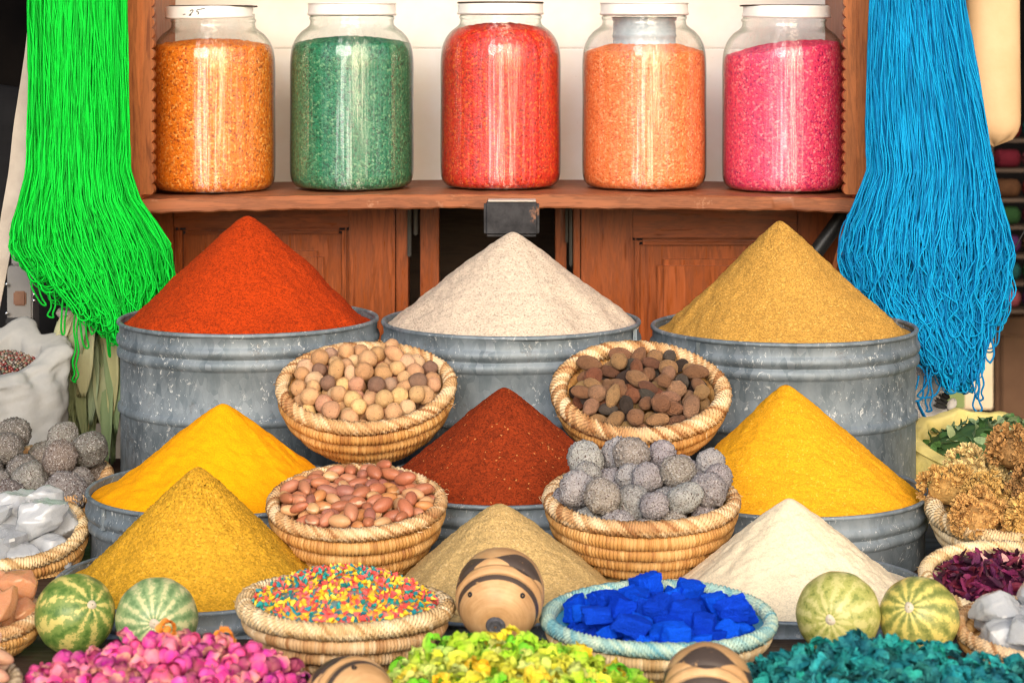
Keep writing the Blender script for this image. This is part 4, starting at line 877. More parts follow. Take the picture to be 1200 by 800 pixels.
# right: dried yellow flower heads, dark red petals, white crystals
BR1 = basket(1192, 598, 106, 2.02, 9, 'coiled basket of dried golden flower heads beside the tin', 62, 4, 0.66, rim='straw_pale', coil='straw_pale', rimr=10, floor=0.75)
M['dryfl'] = objcol('dried_golden_floret', 0.5, 1.2, 6, 0.8, 0.3, 0.2, 0.05)
def flower_head(seed):
    r = random.Random(seed); parts = []
    v = np.linspace(0.01, pi-0.01, 10); U, Vv = np.meshgrid(np.arange(14)*2*pi/14, v, indexing='ij')
    Q = np.stack([.66*np.sin(Vv)*np.cos(U), .66*np.sin(Vv)*np.sin(U), .5*np.cos(Vv)], 2).reshape(-1, 3); Q *= (1+.12*snoise(Q, .7, seed))[:, None]; parts.append((Q, grid_faces(14, 10, True)[:, ::-1]))
    for c_ in range(17):
        zz_ = 1-1.35*(c_+.5)/17; a = c_*2.39996+r.uniform(-.3, .3); q_ = math.sqrt(max(0, 1-zz_*zz_)); C0 = Vector((q_*cos(a), q_*sin(a), zz_*.8))*r.uniform(.62, .86); rc = r.uniform(.24, .36)
        for i in range(24):
            d_ = Vector((r.gauss(0, 1), r.gauss(0, 1), r.gauss(0, 1))).normalized()
            if d_.dot(C0) < -0.1: d_ = -d_
            p0 = C0+d_*rc*r.uniform(.75, 1.1); R3 = (d_+.25*C0).to_track_quat('Z', 'Y').to_matrix(); L = r.uniform(.08, .15)
            for k in range(4):
                b = k*1.57+r.random(); o_ = r.uniform(.5, 1)
                pv = [Vector((cos(b+s_)*q*L*o_, sin(b+s_)*q*L*o_, hh*L)) for s_, q, hh in ((0, .1, -.6), (-.62, .85, .4), (.62, .85, .4), (0, 1.15, .7))]
                parts.append((np.array([p0+R3@p for p in pv]), np.array([[0, 1, 3, 2]])))
    V, f = join(parts); o = mk('dried_flower_head', V, f, M['dryfl'], smooth=False); me = o.data; bpy.data.objects.remove(o); return me
fh = [(flower_head(s), 'bushy dried flower head') for s in range(4)]
fill(BR1, 11, fh, [('golden', (.62, .37, .12)), ('pale straw', (.74, .55, .24)), ('brown', (.40, .21, .08)), ('tan gold', (.56, .32, .11))], (30, 40), 'dried_flower_head', 'dried flower', 'dried golden flower heads', 'flower basket', 10, None, 35, 1.02, 6, 0.74, 80, 0.0, 0.3)
BR2 = basket(1182, 680, 104, 1.83, 11, 'pale coiled basket of dark red dried petals beside the yellow melon', 56, 3, 0.72, rim='straw_pale', coil='straw_grey', floor=0.75)
M['hib'] = flower_mat('dried_dark_red_petal', (.35, .10, .13, 1), 0.9, 0.5)
def flake(seed):
    r = random.Random(seed); uu = np.linspace(-1, 1, 5); vv = np.linspace(-1, 1, 8); A, B = np.meshgrid(uu, vv, indexing='ij')
    w = r.uniform(.22, .42)*np.sqrt(np.clip(1-B**2*.92, 0, 1)); cv = r.uniform(.3, .9)*r.choice((-1, 1)); tw = r.uniform(-1.2, 1.2)
    x = B; y = A*w; z = 0.35*cv*B**2 + 0.5*np.abs(A)**1.5*w + 0.10*np.sin(7*B+seed)*A
    yy = y*np.cos(tw*B)-z*np.sin(tw*B); z2 = y*np.sin(tw*B)+z*np.cos(tw*B)
    Q = np.stack([x, yy, z2], 2).reshape(-1, 3); o = mk('petal', Q, grid_faces(5, 8), M['hib'], col=np.repeat((np.abs(B).ravel()**4*.25)[:, None], 3, 1)); me = o.data; bpy.data.objects.remove(o); return me
fk = [(flake(s), 'curled dried petal') for s in range(10)]
s2 = BR2['s']; Rd2 = BR2['R']*1.02; dm = lambda q: BR2['zf']+26*s2*(1-(q/Rd2)**2)
V, f = revolve([(max(Rd2*w, 1e-4), dm(Rd2*w)-3*s2) for w in np.linspace(1, 0, 20)], 48); V[:, 2] += 1.5*s2*snoise(V, 60, 4)
ug = mk('petal_mound', V, f, M['hib']); ug.matrix_world = BR2['mw']; ug.color = (.05, .006, .022, 1); tag(ug, 'dark red dried petals in the lower part of the heap', 'dried petals', kind='stuff')
items = []
for rd in range(2):
    for x, y in poisson(230, disc(Rd2*0.98), 7.5*s2, 40+rd):
        cn, c = random.choice([('dark plum', (.045, .007, .028)), ('purple', (.09, .012, .055)), ('dark red', (.12, .010, .028)), ('near black', (.025, .006, .014)), ('dark magenta', (.17, .015, .07))])
        if random.random() < 0.035: cn, c = 'pale pink', (.62, .33, .30)
        k = random.uniform(8, 15)*s2
        mw = BR2['mw']@Matrix.Translation((x, y, dm(math.hypot(x, y))+random.uniform(-1, 5)*s2))@rand_rot(random.random() < .25)@Matrix.Diagonal((k, k, k, 1))
        o = inst('dried_petal', random.choice(fk)[0], None, mw, (*c, 1)); tag(o, None, 'dried petal', 'dark red dried petals in the basket'); items.append((o, f'{cn} curled dried petal'))
        if len(items) >= 295: break
label_rows(items, 'dark petal basket', 20)
BR3 = basket(1222, 738, 104, 1.645, 4, 'brown coiled basket of white crystals behind the teal flowers', 34, 2, 0.8, floor=0.45)
fill(BR3, 18, al, [('milky white', (1, 1, 1)), ('bluish white', (1, 1, 1))], (17, 28), 'white_crystal', 'crystal', 'white crystals in the corner basket', 'brown crystal basket', 4, True, 36, 0.92, 6, 0.66, 60, 0.0)

# ------------------------------------------------------------------ hanging yarn
def yarn(name, label, cy, Lf, Rt, ys, yend, nloop, m, rpx, Yc, th, wav, seed, tails, mi=None):
    r = np.random.default_rng(seed); t = thing(name, label, 'yarn', (X((Lf[1]+Rt[1])/2, Yc), Yc, 0.24), (0, 0, 0), 'skeins of dyed yarn hanging from the beam')
    inv = Matrix.Translation(-t.location); parts = []; rad = rpx*Yc/F
    cl = [(r.random(), 30+60*r.random(), r.random()*6.28, r.normal()) for _ in range(14)]
    def path(u0, d0, y0, y1, n, ph, amp, rough_=0.0):
        y = np.linspace(y0, y1, n); L = np.interp(y, ys, Lf); Rr = np.interp(y, ys, Rt)
        cu = sum(0.016*g_*np.sin(y/w_*1.0+p_)*np.exp(-((u0-c_)/0.16)**2) for c_, w_, p_, g_ in cl)
        uu = np.clip(u0 + cu + (0.03+0.05*(ph > 4.5))*np.sin(y/70+ph), -0.03, 1.03); x = L+(Rr-L)*uu
        gro = np.clip((y-60)/300, 0.25, 1.0)+0.8*np.clip((y-255)/120, 0, 1)*rough_
        x = x + wav*amp*gro*(np.sin(y/9.0+ph*3)+0.8*np.sin(y/5.3+ph*7)+1.3*np.sin(y/21+ph*2))
        cv = np.clip((y-265)/90, 0, 1)*min(rough_, 1.6); x = x + cv*(3.2*np.sin(y/13+ph*9)+2.2*np.sin(y/7.5+ph*4))
        bulge = np.interp(y, [-190, 0, 200, 300, 450], [0.3, 0.7, 1, 1.25, 0.9])
        dd = d0*bulge + 0.0022*np.sin(y/17+ph*5) - 0.012*np.clip((y-150)/200, 0, 1)
        return x, y, Yc + dd
    def emit(xs, yy, dd, rr): 
        pts = np.stack([(xs-600)/F*dd, dd, -(yy-HY)/F*dd], 1); parts.append(tube(pts, rr, 5))
    for i in range(nloop):
        u1 = r.random(); u2 = np.clip(u1 + r.normal()*0.05, 0, 1); prof = np.sqrt(max(0.05, 1-(2*u1-1)**2))
        d1 = th*prof*(2*r.random()-1); d2 = np.clip(d1+th*0.3*r.normal(), -th, th)
        ye = np.interp(u1, *yend) - abs(r.normal())*26 - (70*r.random() if r.random() < 0.3 else 0); a1, a2 = r.random()*6.28, r.random()*6.28
        amp = r.uniform(.5, 1.5)
        rg = r.choice([0.2, 0.8, 2.2]); x1, y1, q1 = path(u1, d1, -186, ye, 84, a1, amp, rg); x2, y2, q2 = path(u2, d2, -186, ye, 84, a2, amp, rg)
        w = np.linspace(0, pi, 9)[1:-1]; xm, hw = (x1[-1]+x2[-1])/2, (x1[-1]-x2[-1])/2
        xa = xm+hw*np.cos(w); ya = ye+max(4, abs(hw)*0.9)*np.sin(w); qa = q1[-1]+(q2[-1]-q1[-1])*(1-np.cos(w))/2
        emit(np.concatenate([x1, xa, x2[::-1]]), np.concatenate([y1, ya, y2[::-1]]), np.concatenate([q1, qa, q2[::-1]]), rad*r.uniform(.85, 1.12))
    V, f = join(parts); o = mk('yarn_strands', V, f, m, t, col=np.repeat(np.repeat(r.uniform(0, 1, len(parts)), [len(q[0]) for q in parts])[:, None], 3, 1)); o.matrix_parent_inverse = inv; tag(o, kind='stuff')
    for x0, y0, x1_, y1_, w_, tw in tails:
        k = np.linspace(0, 1, 40); a = 2*pi*k; yy = y0+(y1_-y0)*np.sin(pi*k)**0.75; xx = x0+(x1_-x0)*np.sin(pi*k)+w_*1.5*np.cos(pi*k)*(0.4+1.1*np.sin(pi*k)**4)+1.5*np.sin(9*k*tw+x0)
        dd = Yc-th*0.7-0.012+0.003*np.cos(pi*k*tw)
        pts = np.stack([(xx-600)/F*dd, dd, -(yy-HY)/F*dd], 1); V, f = tube(pts, rad*1.3, 6); o = mk('loose_loop', V, f, m, t); o.matrix_parent_inverse = inv
    # the loop over the beam
    for i in range(1): pass
    V, f = tube([(X(a, Yc), Yc+0.03*sin(k), 0.30+0.026*0+0.036*cos(k)) for a, k in [(Lf[0]+(Rt[0]-Lf[0])*q, 0) for q in np.linspace(0, 1, 8)]], 0.008, 8)
    o = mk('tie_band', V, f, m, t); o.matrix_parent_inverse = inv
def yarn_mat(name, c, c2):
    n = NB(name); at = n.new('ShaderNodeAttribute', attribute_name='Col'); f = n.math('ADD', n.math('MULTIPLY', n.noise(260, 3, 0.6), 0.4), n.math('MULTIPLY', at.outputs['Fac'], 0.6)); n.base(n.ramp(f, [(0.15, c2), (0.6, c)])); n.set(Roughness=0.8); n.b.inputs['Specular IOR Level'].default_value = 0.2
    n.bump(n.noise(700, 2), 0.4, 0.0006); return n.m
M['green_yarn'] = yarn_mat('bright_green_yarn', (.001, .60, .040, 1), (.001, .27, .018, 1)); M['blue_yarn'] = yarn_mat('bright_blue_yarn', (.001, .31, .62, 1), (.001, .14, .36, 1))
ysg = [-190, 0, 100, 200, 235, 262, 290, 330, 370, 400]
yarn('yarn_skein', 'bright green yarn skein hanging beside the cabinet above the leaf bundle', 0, [45, 36, 36, 34, 26, 19, 18, 42, 78, 88], [140, 146, 147, 149, 160, 180, 198, 203, 196, 188], ysg,
     ([0, .12, .3, .5, .7, .85, 1], [312, 350, 385, 402, 395, 378, 345]), 800, M['green_yarn'], 0.90, 2.585, 0.026, 0.55, 5,
     [(78, 340, 73, 392, 4, 1), (90, 360, 88, 448, 3, 4), (97, 355, 101, 408, 5, 1), (128, 370, 128, 418, 3, 1), (40, 330, 52, 358, 5, 1), (110, 350, 108, 392, 4, 2), (62, 340, 60, 372, 4, 2), (140, 350, 142, 400, 4, 1)])
ysb = [-190, 0, 100, 200, 235, 262, 300, 350, 400, 440, 470]
yarn('yarn_skein', 'bright blue crinkled yarn skein hanging beside the cabinet near the tan pouch', 0, [1034, 1023, 1020, 1018, 1004, 992, 985, 996, 1035, 1062, 1075], [1116, 1128, 1145, 1160, 1167, 1175, 1184, 1180, 1171, 1162, 1156], ysb,
     ([0, .1, .3, .5, .7, .85, 1], [335, 352, 415, 455, 458, 432, 375]), 820, M['blue_yarn'], 0.92, 2.60, 0.028, 1.0, 6,
     [(1090, 430, 1088, 482, 4, 3), (1142, 420, 1146, 484, 5, 3), (1118, 425, 1116, 460, 5, 2), (1150, 400, 1148, 470, 4, 4), (1080, 440, 1072, 470, 8, 1), (1100, 430, 1084, 466, 14, 1), (1075, 470, 1094, 508, -2, 1), (1160, 380, 1160, 425, 5, 2)])

# ------------------------------------------------------------------ left side: strap, leaves, sack, things in the dark
M['strap'] = plain('pale_cloth_strap', (.36, .31, .27, 1), (.46, .41, .36, 1), 30, 0.85, 0.3, 300)
def ribbon(name, pts, wd, thk, m, parent=None, wob=0):
    p = np.array(pts, float); n = len(p); V = []
    for i in range(n):
        for a, b in ((-1, -1), (1, -1), (1, 1), (-1, 1)): V.append((p[i, 0]+a*wd[i]/2, p[i, 1]+b*thk/2+wob*a*sin(i*.4), p[i, 2]))
    f = grid_faces(n, 4, False, True); return mk(name, np.array(V), f[:, ::-1].copy(), m, parent, sharp=40)
k = np.linspace(-190, 400, 40)
sp_ = [P(np.interp(a, [-190, 0, 100, 200, 300, 400], [46, 40, 31, 20, 3, -14]), a, 2.63) for a in k]
o = ribbon('cloth_strap', sp_, np.interp(k, [-190, 60, 150, 250, 400], [.010, .010, .020, .021, .012]), 0.003, M['strap'], None, 0.002); tag(o, 'pale beige cloth strap hanging beside the green yarn', 'strap')
M['leaf'] = objcol('dry_green_leaf', 0.35, 12, 60, 0.6, 0.25, 0.3, 0.003)
lb = thing('leaf_bundle', 'bundle of long dry green leaves hanging under the green yarn', 'leaves', P(100, 530, 2.64))
inv = Matrix.Translation(-lb.location)
def leaf(x0, y0, x1, y1, w, dY, bend, c, parent):
    n = 16; k = np.linspace(0, 1, n); V = []
    for i, q in enumerate(k):
        c0 = P(x0+(x1-x0)*q+bend*sin(pi*q), y0+(y1-y0)*q, 2.64+dY-0.012*sin(pi*q)); ww = w*(0.35+0.65*sin(pi*min(1, q*0.62+0.25)))*(1-q**6*.8)*2.64/F/2
        tw = 0.5*sin(q*3+x0)
        for a, e in ((-1, 0), (-.5, .5), (0, 1.0), (.5, .5), (1, 0)): V.append((c0.x+a*ww*cos(tw), c0.y+a*ww*sin(tw)-e*-0.004*(1), c0.z))
    o = mk('leaf', np.array(V), grid_faces(n, 5), M['leaf'], parent); o.matrix_parent_inverse = inv; o.color = c
    sm = o.modifiers.new('solid', 'SOLIDIFY'); sm.thickness = 0.0008
rl = random.Random(4)
for i in range(30):
    x0 = rl.uniform(70, 140); c = rl.choice([(.22, .26, .14, 1), (.27, .30, .18, 1), (.16, .22, .11, 1), (.34, .33, .17, 1), (.25, .32, .21, 1)])
    y0 = rl.uniform(360, 400); leaf(x0, y0, x0+(x0-100)*rl.uniform(.1, .45)+rl.uniform(-6, 6), rl.uniform(490, 560), rl.uniform(13, 22), rl.uniform(-.025, .03), rl.uniform(-7, 7), c, lb)
for i in range(7):
    x0 = rl.uniform(75, 120); leaf(x0, rl.uniform(360, 375), x0-rl.uniform(5, 28), rl.uniform(405, 470), rl.uniform(15, 24), rl.uniform(-.04, -.02), rl.uniform(-10, 4), rl.choice([(.36, .36, .22, 1), (.28, .32, .2, 1)]), lb)
pts = [(X(100, 2.64)+0.030*cos(a), 2.64+0.028*sin(a), Z(366, 2.64)) for a in np.linspace(0, 2*pi, 30)]
V, f = tube(pts, 0.006, 6); o = mk('tie_cord', V, f, M['strap'], lb); o.matrix_parent_inverse = inv
V, f = tube([P(100, q, 2.64) for q in np.linspace(366, -160, 12)], 0.002, 6); o = mk('hanging_cord', V, f, M['strap'], lb); o.matrix_parent_inverse = inv
# white cloth sack of beads
M['sackcloth'] = plain('white_sack_cloth', (.24, .25, .26, 1), (.37, .37, .36, 1), 14, 0.85, 0.35, 60, 0.2, 0.004)
def sack(name, label, px, py, Rpx, Y, zb, tilt, m, wr, seed, rimk=0.04, cat='sack', flat=1.0, mouth=.87):
    s = Y/F; r = Rpx*s; c = P(px, py, Y); h = c.z-zb
    t = thing(name, label, cat, (c.x, c.y, zb), (0, 0, 0))
    pr = [(.001, 0), (r*.85, 0), (r*1.0, h*.06), (r*1.08, h*.25), (r*1.10, h*.45), (r*1.06, h*.65), (r*1.02, h*.82), (r*1.01, h*.92), (r*1.03, h*.97), (r*1.0, h*1.02), (r*.90, h*1.03), (r*mouth, h*.99), (r*(mouth-.02), h*.88), (r*(mouth-.03), h*.8), (.001, h*.8)]
    pr = np.array(pr); tt = np.linspace(0, len(pr)-1, 70); pr = np.stack([np.interp(tt, np.arange(len(pr)), pr[:, 0]), np.interp(tt, np.arange(len(pr)), pr[:, 1])], 1)
    for _ in range(2): pr[1:-1] = (pr[:-2]+2*pr[1:-1]+pr[2:])/4
    V, f = revolve(pr, 110, 0.03, seed); k = np.clip(V[:, 2]/h*3, 0, 1)
    th = np.arctan2(V[:, 1], V[:, 0]); q = np.stack([np.cos(th)*r, np.sin(th)*r, V[:, 2]*.5], 1)
    dn = wr*(snoise(q, 7, seed)+0.6*snoise(q, 16, seed+1)+.25*snoise(V, 45, seed+3)+1.3*(0.45-np.abs(snoise(q, 6, seed+8)))+.7*(0.45-np.abs(snoise(q, 15, seed+9))))*k*0.8; rad = V[:, :2]/(np.linalg.norm(V[:, :2], axis=1)[:, None]+1e-6)
    V[:, :2] += rad*dn[:, None]*np.clip(np.linalg.norm(V[:, :2], axis=1)/r*1.2-.2, 0, 1)[:, None]
    V[:, 2] += V[:, 1]*math.tan(R_(tilt))*np.clip(V[:, 2]/h, 0, 1)**2 + 0.5*dn*np.clip(V[:, 2]/h, 0, 1); V[:, 1] *= flat
    mk('sack_cloth', V, f, m, t, sharp=70); return t, s, r, h, c
t, s, r, h, c = sack('cloth_sack', 'white cloth sack of coloured beads beside the leaf bundle', -2, 415, 70, 2.56, LEFT, 20, M['sackcloth'], 0.010, 3, flat=.85, mouth=.62)
nb = NB('coloured_beads'); at = nb.new('ShaderNodeAttribute', attribute_name='Col'); nb.base(at.outputs['Color']); nb.set(Roughness=0.25); M['beads'] = nb.m
parts, cols = [], []
for x, y in poisson(420, disc(r*.62), 3.6*s, 5):
    v = np.linspace(0.01, pi-.01, 5); U, Vv = np.meshgrid(np.arange(7)*2*pi/7, v, indexing='ij'); q = 2.2*s
    Q = np.stack([q*np.sin(Vv)*np.cos(U), q*np.sin(Vv)*np.sin(U), q*np.cos(Vv)], 2).reshape(-1, 3)+np.array([x, y*.85, h*.86+y*math.tan(R_(20))*.8+0.012*(1-(math.hypot(x, y)/r)**2)])
    parts.append((Q, grid_faces(7, 5, True)[:, ::-1])); cols.append(np.tile(np.array([random.choice([(.14, .02, .02), (.22, .19, .17), (.16, .06, .04), (.06, .045, .04), (.17, .12, .08), (.08, .09, .06)])]), (len(Q), 1)))
V, f = join(parts); o = mk('bead_pile', V, f, M['beads'], col=np.concatenate(cols)); o.location = t.location; tag(o, 'tiny red and white beads filling the white cloth sack', 'beads', kind='stuff')
M['lining'] = plain('brown_lining', (.20, .12, .07, 1), (.36, .25, .16, 1), 50, 0.8, 0.3)
# in the dark behind
M['bag'] = plain('dark_grey_cloth', (.010, .010, .011, 1), (.018, .018, .020, 1), 12, 0.95, 0.3, None, 0.05)
me = blob('dark_bag', M['bag'], (40, 24), (.17, .09, .22), .04, 1.2, 0.01, 5, 8); o = inst('dark_bag', me); o.location = P(-10, 268, 3.1); tag(o, 'dark grey cloth bag hanging in the shadow behind the pale strap', 'bag')
V, f = tube([P(-10, q, 3.1) for q in (100, 0, -100, -400, -900)], .006, 8); mk('bag_strap', V, f, M['bag'], o).matrix_parent_inverse = Matrix.Translation(-o.location)
M['chrome'] = NB('bright_steel').set(Metallic=1.0, Roughness=0.15).m; M['chrome'].node_tree.nodes['Principled BSDF'].inputs['Base Color'].default_value = (.8, .8, .8, 1)
M['palebox'] = plain('pale_grey_board', (.20, .19, .185, 1), (.28, .27, .26, 1), 20, 0.7, 0.1); M['brownt'] = plain('brown_inlay', (.16, .07, .04, 1), (.24, .12, .07, 1), 60, 0.5, 0.2)
st = thing('inlaid_stand', 'pale stand with brown inlays and steel studs in the shade behind the sack', 'stand', (X(22, 2.75), 2.75, LEFT))
inv = Matrix.Translation(-st.location)
def sb(name, a, b, y0, y1, dy0, dy1, m, bev=.002):
    o = box(name, X(a, 2.75), X(b, 2.75), 2.75+dy0, 2.75+dy1, Z(y1, 2.75) if y1 < 550 else LEFT, Z(y0, 2.75), m, None, bev); o.parent = st; o.matrix_parent_inverse = inv
sb('stand_body', 8, 38, 312, 999, 0, .04, M['palebox']); sb('inlay', 16, 31, 341, 358, -.003, .01, M['brownt']); sb('inlay', 14, 34, 383, 395, -.003, .01, M['brownt']); sb('dark_gap', 7, 39, 372, 381, -.004, .01, M['ink']); sb('upper_panel', 12, 36, 275, 311.5, .005, .03, M['palebox'])
for a, b in ((8, 333), (40, 345), (40, 352), (8, 367), (7, 387), (36, 387)):
    me = blob('steel_stud', M['chrome'], (12, 8), (.0026, .0026, .0026)); o = inst('steel_stud', me, st); o.location = P(a, b, 2.745)-st.location

# ------------------------------------------------------------------ right side
M['tanleather'] = plain('tan_leather', (.56, .36, .19, 1), (.66, .45, .26, 1), 16, 0.55, 0.25, 120)
lp = thing('leather_pouch', 'long tan leather pouch hanging behind the blue yarn', 'pouch', P(1166, 170, 2.72))
n = 48; zz_ = np.linspace(0, 1, 40); top_z = 0.24; bot = Z(171, 2.72); pr = []
V = []
for i in range(n):
    a = i*2*pi/n
    for q in zz_:
        z = bot+(top_z-bot)*q; d_ = (z-bot); k = math.sqrt(max(0, 1-max(0, 1-d_/0.034)**2)) ; wx = .0345*k+1e-4; cx_ = X(1163+4*np.interp(d_, [0, .2], [.4, 0]), 2.72)
        ex = abs(cos(a))**.8*(1 if cos(a) > 0 else -1); V.append((cx_+wx*ex, 2.72+.020*k*sin(a), z+0.0015*sin(6*a+q*9)))
o = mk('pouch_body', np.array(V), grid_faces(n, 40, True), M['tanleather'], lp); o.matrix_parent_inverse = Matrix.Translation(-lp.location)
V, f = tube([(X(1163, 2.72)+.02*cos(a), 2.72-.08-.0*a, .24+.0*a) if 0 else (X(1163, 2.72), 2.72-.11*q, .236+.008*sin(pi*q)) for q, a in zip(np.linspace(0, 1, 8), range(8))], .004, 6); o = mk('pouch_cord', V, f, M['tanleather'], lp); o.matrix_parent_inverse = Matrix.Translation(-lp.location)
# white pleated rosettes on black cord
M['white_knit'] = plain('off_white_pleats', (.62, .58, .54, 1), (.74, .70, .66, 1), 90, 0.85, 0.3); M['blackfr'] = plain('black_fringe', (.012, .012, .014, 1), (.03, .03, .03, 1), 90, 0.8, 0.3)
for px, py, w in ((1083, 450, 'white pleated rosette with black fringe under the blue yarn'), (1088, 490, 'lower white pleated rosette beside the green leaves')):
    Yr = 2.655; s = Yr/F; t = thing('pleated_rosette', w, 'ornament', P(px, py, Yr), (0, 0, 0), 'white pleated rosettes')
    th = np.arange(144)*2*pi/144; rr_ = np.linspace(.05, 1, 12); T, Rg = np.meshgrid(th, rr_, indexing='ij')
    fr = np.stack([24*s*Rg*np.cos(T), -0.008*(1-Rg**2)-.0022*np.abs(np.sin(18*T))*Rg, 24*s*Rg*np.sin(T)], 2); bk = fr.copy()[:, ::-1]; bk[:, :, 1] = .004
    Q = np.concatenate([fr, bk], 1).reshape(-1, 3); mk('rosette_disc', Q, grid_faces(144, 24, True, True), M['white_knit'], t)
    V, f = torus(22.5*s, 0, 2.2*s, 120, 6, lambda T, Ph: .5*np.abs(np.sin(30*T))); V = V[:, [0, 2, 1]]; V[:, 1] += .004; mk('black_fringe', V, f[:, ::-1].copy(), M['blackfr'], t)
    V, f = tube([(0, .006, z) for z in np.linspace(20*s, .24-P(px, py, Yr).z, 6)], .0012, 5); mk('hanging_cord', V, f, M['blackfr'], t)
Yr = 2.62
for i in range(9):
    me = blob('fringe_tuft', M['blackfr'], (8, 6), (.009, .0022, .0022)); o = inst('black_tassel', me) if i == 0 else o
    if i == 0: tas = o; o.location = P(1104, 470, Yr); o.rotation_euler = (0, .5, 0); tag(o, 'short black and white tassel between the white rosettes', 'tassel')
    else:
        q = inst('fringe_tuft', me, tas); q.location = (0.002*(i % 3)-.002, -.002*(i % 2), .0024*(i-4)); q.rotation_euler = (0, .25*(i-4)*.3, .1*i)
me = blob('tassel_tip', M['white_knit'], (14, 8), (.006, .005, .009), .1); q = inst('tassel_tip', me, tas); q.location = (.012, -.001, .002)
V, f = tube([(0, .004, 0), (-.004, .015, .05), (-.004, .03, .2), (-.002, .03, .65)], .001, 5); mk('tassel_cord', V, f, M['blackfr'], tas)
# yellow sack of green leaves
M['burlap'] = plain('yellow_burlap', (.52, .42, .13, 1), (.66, .55, .22, 1), 30, 0.9, 0.6, 420, 0.15, 0.0015)
t, s, r, h, c = sack('burlap_sack', 'yellow burlap sack of dried green leaves behind the golden flowers', 1180, 514, 112, 2.42, RIGHT, 10, M['burlap'], 0.006, 12)
M['herb'] = objcol('dried_green_herb', 0.5, 1, 4, 0.7, 0.3, 0.2, 0.05)
def herb(seed):
    rr_ = random.Random(seed); A, B = np.meshgrid(np.linspace(-1, 1, 3), np.linspace(-1, 1, 6), indexing='ij'); w = .5*np.sqrt(np.clip(1-B**2*.95, 0, 1))
    Q = np.stack([B, A*w, .3*np.abs(A)*w+.35*rr_.uniform(-1, 1)*B**2+.08*np.sin(5*B+seed)], 2).reshape(-1, 3); o = mk('herb_leaf', Q, grid_faces(3, 6), M['herb']); me = o.data; bpy.data.objects.remove(o); return me
hm = [herb(s_) for s_ in range(6)]; items = []
V, f = revolve([(r*.86*w+1e-4, h*.84+.026*(1-w**2)) for w in np.linspace(1, 0, 16)], 40); V[:, 2] += .003*snoise(V, 30, 1)
o = mk('herb_mound', V, f, M['herb']); o.location = t.location; o.color = (.05, .10, .03, 1); tag(o, 'dried green leaves packed in the yellow burlap sack', 'dried leaves', kind='stuff')
for x, y in poisson(110, disc(r*.84), 9*s, 8):
    cn, cc = random.choice([('green', (.08, .18, .05)), ('dark green', (.04, .10, .03)), ('grey green', (.20, .28, .14)), ('pale green', (.30, .36, .18))]); k = random.uniform(7, 12)*s
    mw = Matrix.Translation(t.location+Vector((x, y, h*.86+.026*(1-(math.hypot(x, y)/r/.86)**2)+random.uniform(0, 5)*s)))@rand_rot(random.random() < .4)@Matrix.Diagonal((k, k, k, 1))
    o = inst('dried_leaf', random.choice(hm), None, mw, (*cc, 1)); tag(o, None, 'dried leaf', 'dried green leaves on the burlap sack'); items.append((o, f'{cn} dried leaf'))
label_rows(items, 'burlap sack', 14)
# pipe and slat beside the doors
o = mk('black_pipe', *tube([P(998, 236, 2.74), P(975, 270, 2.735), P(940, 318, 2.73), P(830, 470, 2.72)], 9*2.74/F, 16), M['iron']); tag(o, 'black pipe leaning against the cabinet behind the golden brown cone', 'pipe')
o = mk('wooden_stick', *tube([P(1000, 240, 2.72), P(986, 290, 2.715), P(974, 335, 2.71), P(930, 500, 2.70)], .005, 4), M['post'], sharp=30); tag(o, 'thin wooden stick leaning beside the black pipe', 'stick')
# far objects, out of focus
FY = 6.4
M['cup_brown'] = plain('dark_brown_cupboard', (.10, .045, .02, 1), (.16, .08, .04, 1), 8, 0.6, 0.2); M['cream_b'] = plain('cream_board', (.55, .46, .33, 1), None, 8, 0.7, 0.1); M['greenp'] = plain('olive_green_panel', (.16, .22, .08, 1), None, 8, 0.7, 0.1); M['redc'] = plain('dark_red_cloth', (.16, .012, .016, 1), None, 14, 0.9, 0.3)
cb = thing('brown_cupboard', 'dark brown cupboard far back, blurred behind the blue yarn', 'cupboard', (X(1215, FY), FY, -1.25)); inv = Matrix.Translation(-cb.location)
for nme, a, b, y0, y1, dy, m in (('cupboard_body', 1167, 1262, 372, 999, 0, M['cup_brown']), ('cupboard_door', 1172, 1214, 392, 700, -.02, M['cup_brown']), ('cupboard_door', 1217, 1258, 392, 700, -.02, M['cup_brown'])):
    o = box(nme, X(a, FY), X(b, FY), FY+dy, FY+(.3 if dy == 0 else -.001), -1.25 if y1 == 999 else Z(y1, FY), Z(y0, FY), m, None, .005); o.parent = cb; o.matrix_parent_inverse = inv
bt = thing('cloth_covered_table', 'table with dark red cloth far back behind the rosettes', 'table', (X(1120, 5.6), 5.6, -1.25)); inv = Matrix.Translation(-bt.location)
o = box('table_cloth', X(1080, 5.4), X(1162, 5.4), 5.4, 5.8, -1.25, Z(496, 5.4), M['redc'], None, .02); o.parent = bt; o.matrix_parent_inverse = inv
fb = thing('cream_board', 'cream board with green panel standing on the red cloth table', 'board', (X(1135, 5.6), 5.6, Z(496, 5.4))); inv = Matrix.Translation(-fb.location)
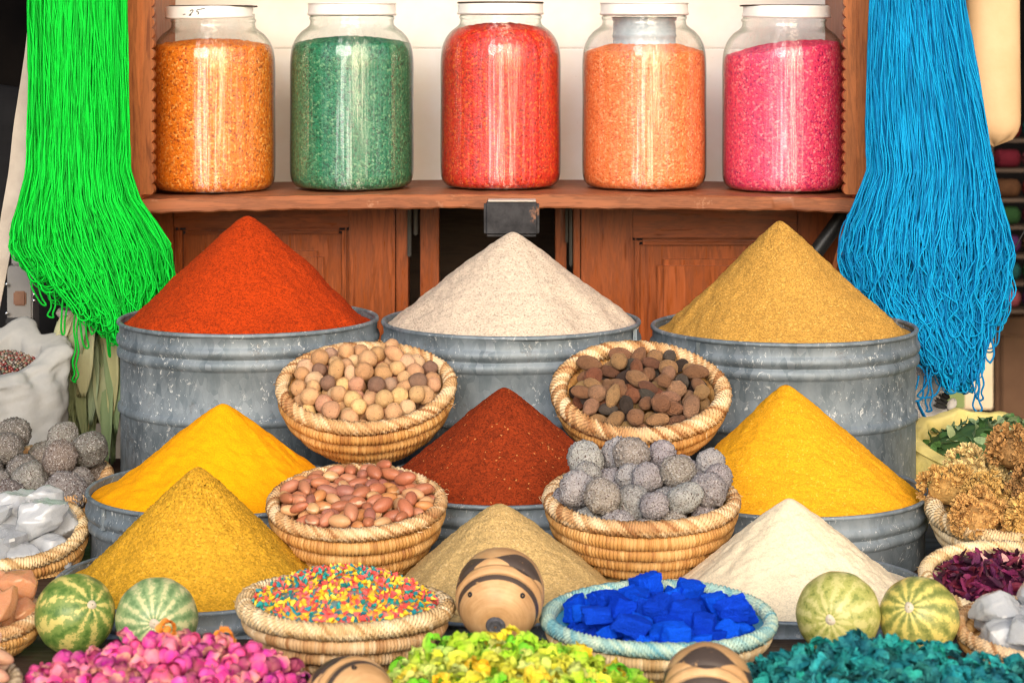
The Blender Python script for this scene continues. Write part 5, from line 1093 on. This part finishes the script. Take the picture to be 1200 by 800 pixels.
o = box('board', X(1098, 5.6), X(1164, 5.6), 5.6, 5.65, Z(496, 5.4), Z(380, 5.6), M['cream_b'], None, .004); o.parent = fb; o.matrix_parent_inverse = inv
o = box('green_panel', X(1108, 5.6), X(1130, 5.6), 5.59, 5.5995, Z(478, 5.6), Z(420, 5.6), M['greenp'], None, .003); o.parent = fb; o.matrix_parent_inverse = inv
sh = thing('textile_rack', 'dark rack of rolled textiles far back in the shop', 'rack', (X(1215, 6.0), 6.0, -1.25)); inv = Matrix.Translation(-sh.location)
for a, b in ((1160, 1164), (1278, 1282)):
    o = box('rack_post', X(a, 6), X(b, 6), 6.0, 6.1, -1.25, Z(90, 6), M['dark_wood']); o.parent = sh; o.matrix_parent_inverse = inv
cols_ = [('dark red', (.22, .02, .02)), ('purple', (.10, .03, .12)), ('wine red', (.16, .015, .03)), ('blue green', (.02, .10, .10)), ('brown', (.13, .06, .03)), ('dull pink', (.32, .08, .10)), ('dark green', (.03, .09, .03))]
M['textile'] = objcol('rolled_textile', .5, 20, 60, .9, .3, .1, .003)
items = []
for j, py in enumerate((150, 185, 220, 252, 286, 318, 350)):
    zb = Z(py+13, 6); o = box('rack_shelf', X(1164.5, 6), X(1277.5, 6), 6.0, 6.1, zb-.01, zb, M['dark_wood'], None, .002); o.parent = sh; o.matrix_parent_inverse = inv
    for i in range(3):
        rr_ = 11*6/F; me_n, cc = cols_[(i*3+j*2) % 7]
        V, f = tube([(X(1168+i*36, 6)+q*.08, 6.05+.004*sin(q*9), zb+rr_+.0005) for q in np.linspace(0, 1, 10)], rr_*np.array([.3, .9, 1, 1, .97, 1, 1, .98, .9, .3]), 14)
        o = mk('rolled_textile', V, f, M['textile']); o.color = (*[q*.45 for q in cc], 1); tag(o, None, 'textile', 'rolled textiles far back'); items.append((o, f'blurred {me_n} rolled textile', X(1168+i*36, 6)+.04, zb))
for i, (o, w, a, b) in enumerate(items): o['label'] = f'{w}, {ORD[i//3]} shelf from top, {["nearest the yarn", "middle one", "outer end"][i % 3]}'
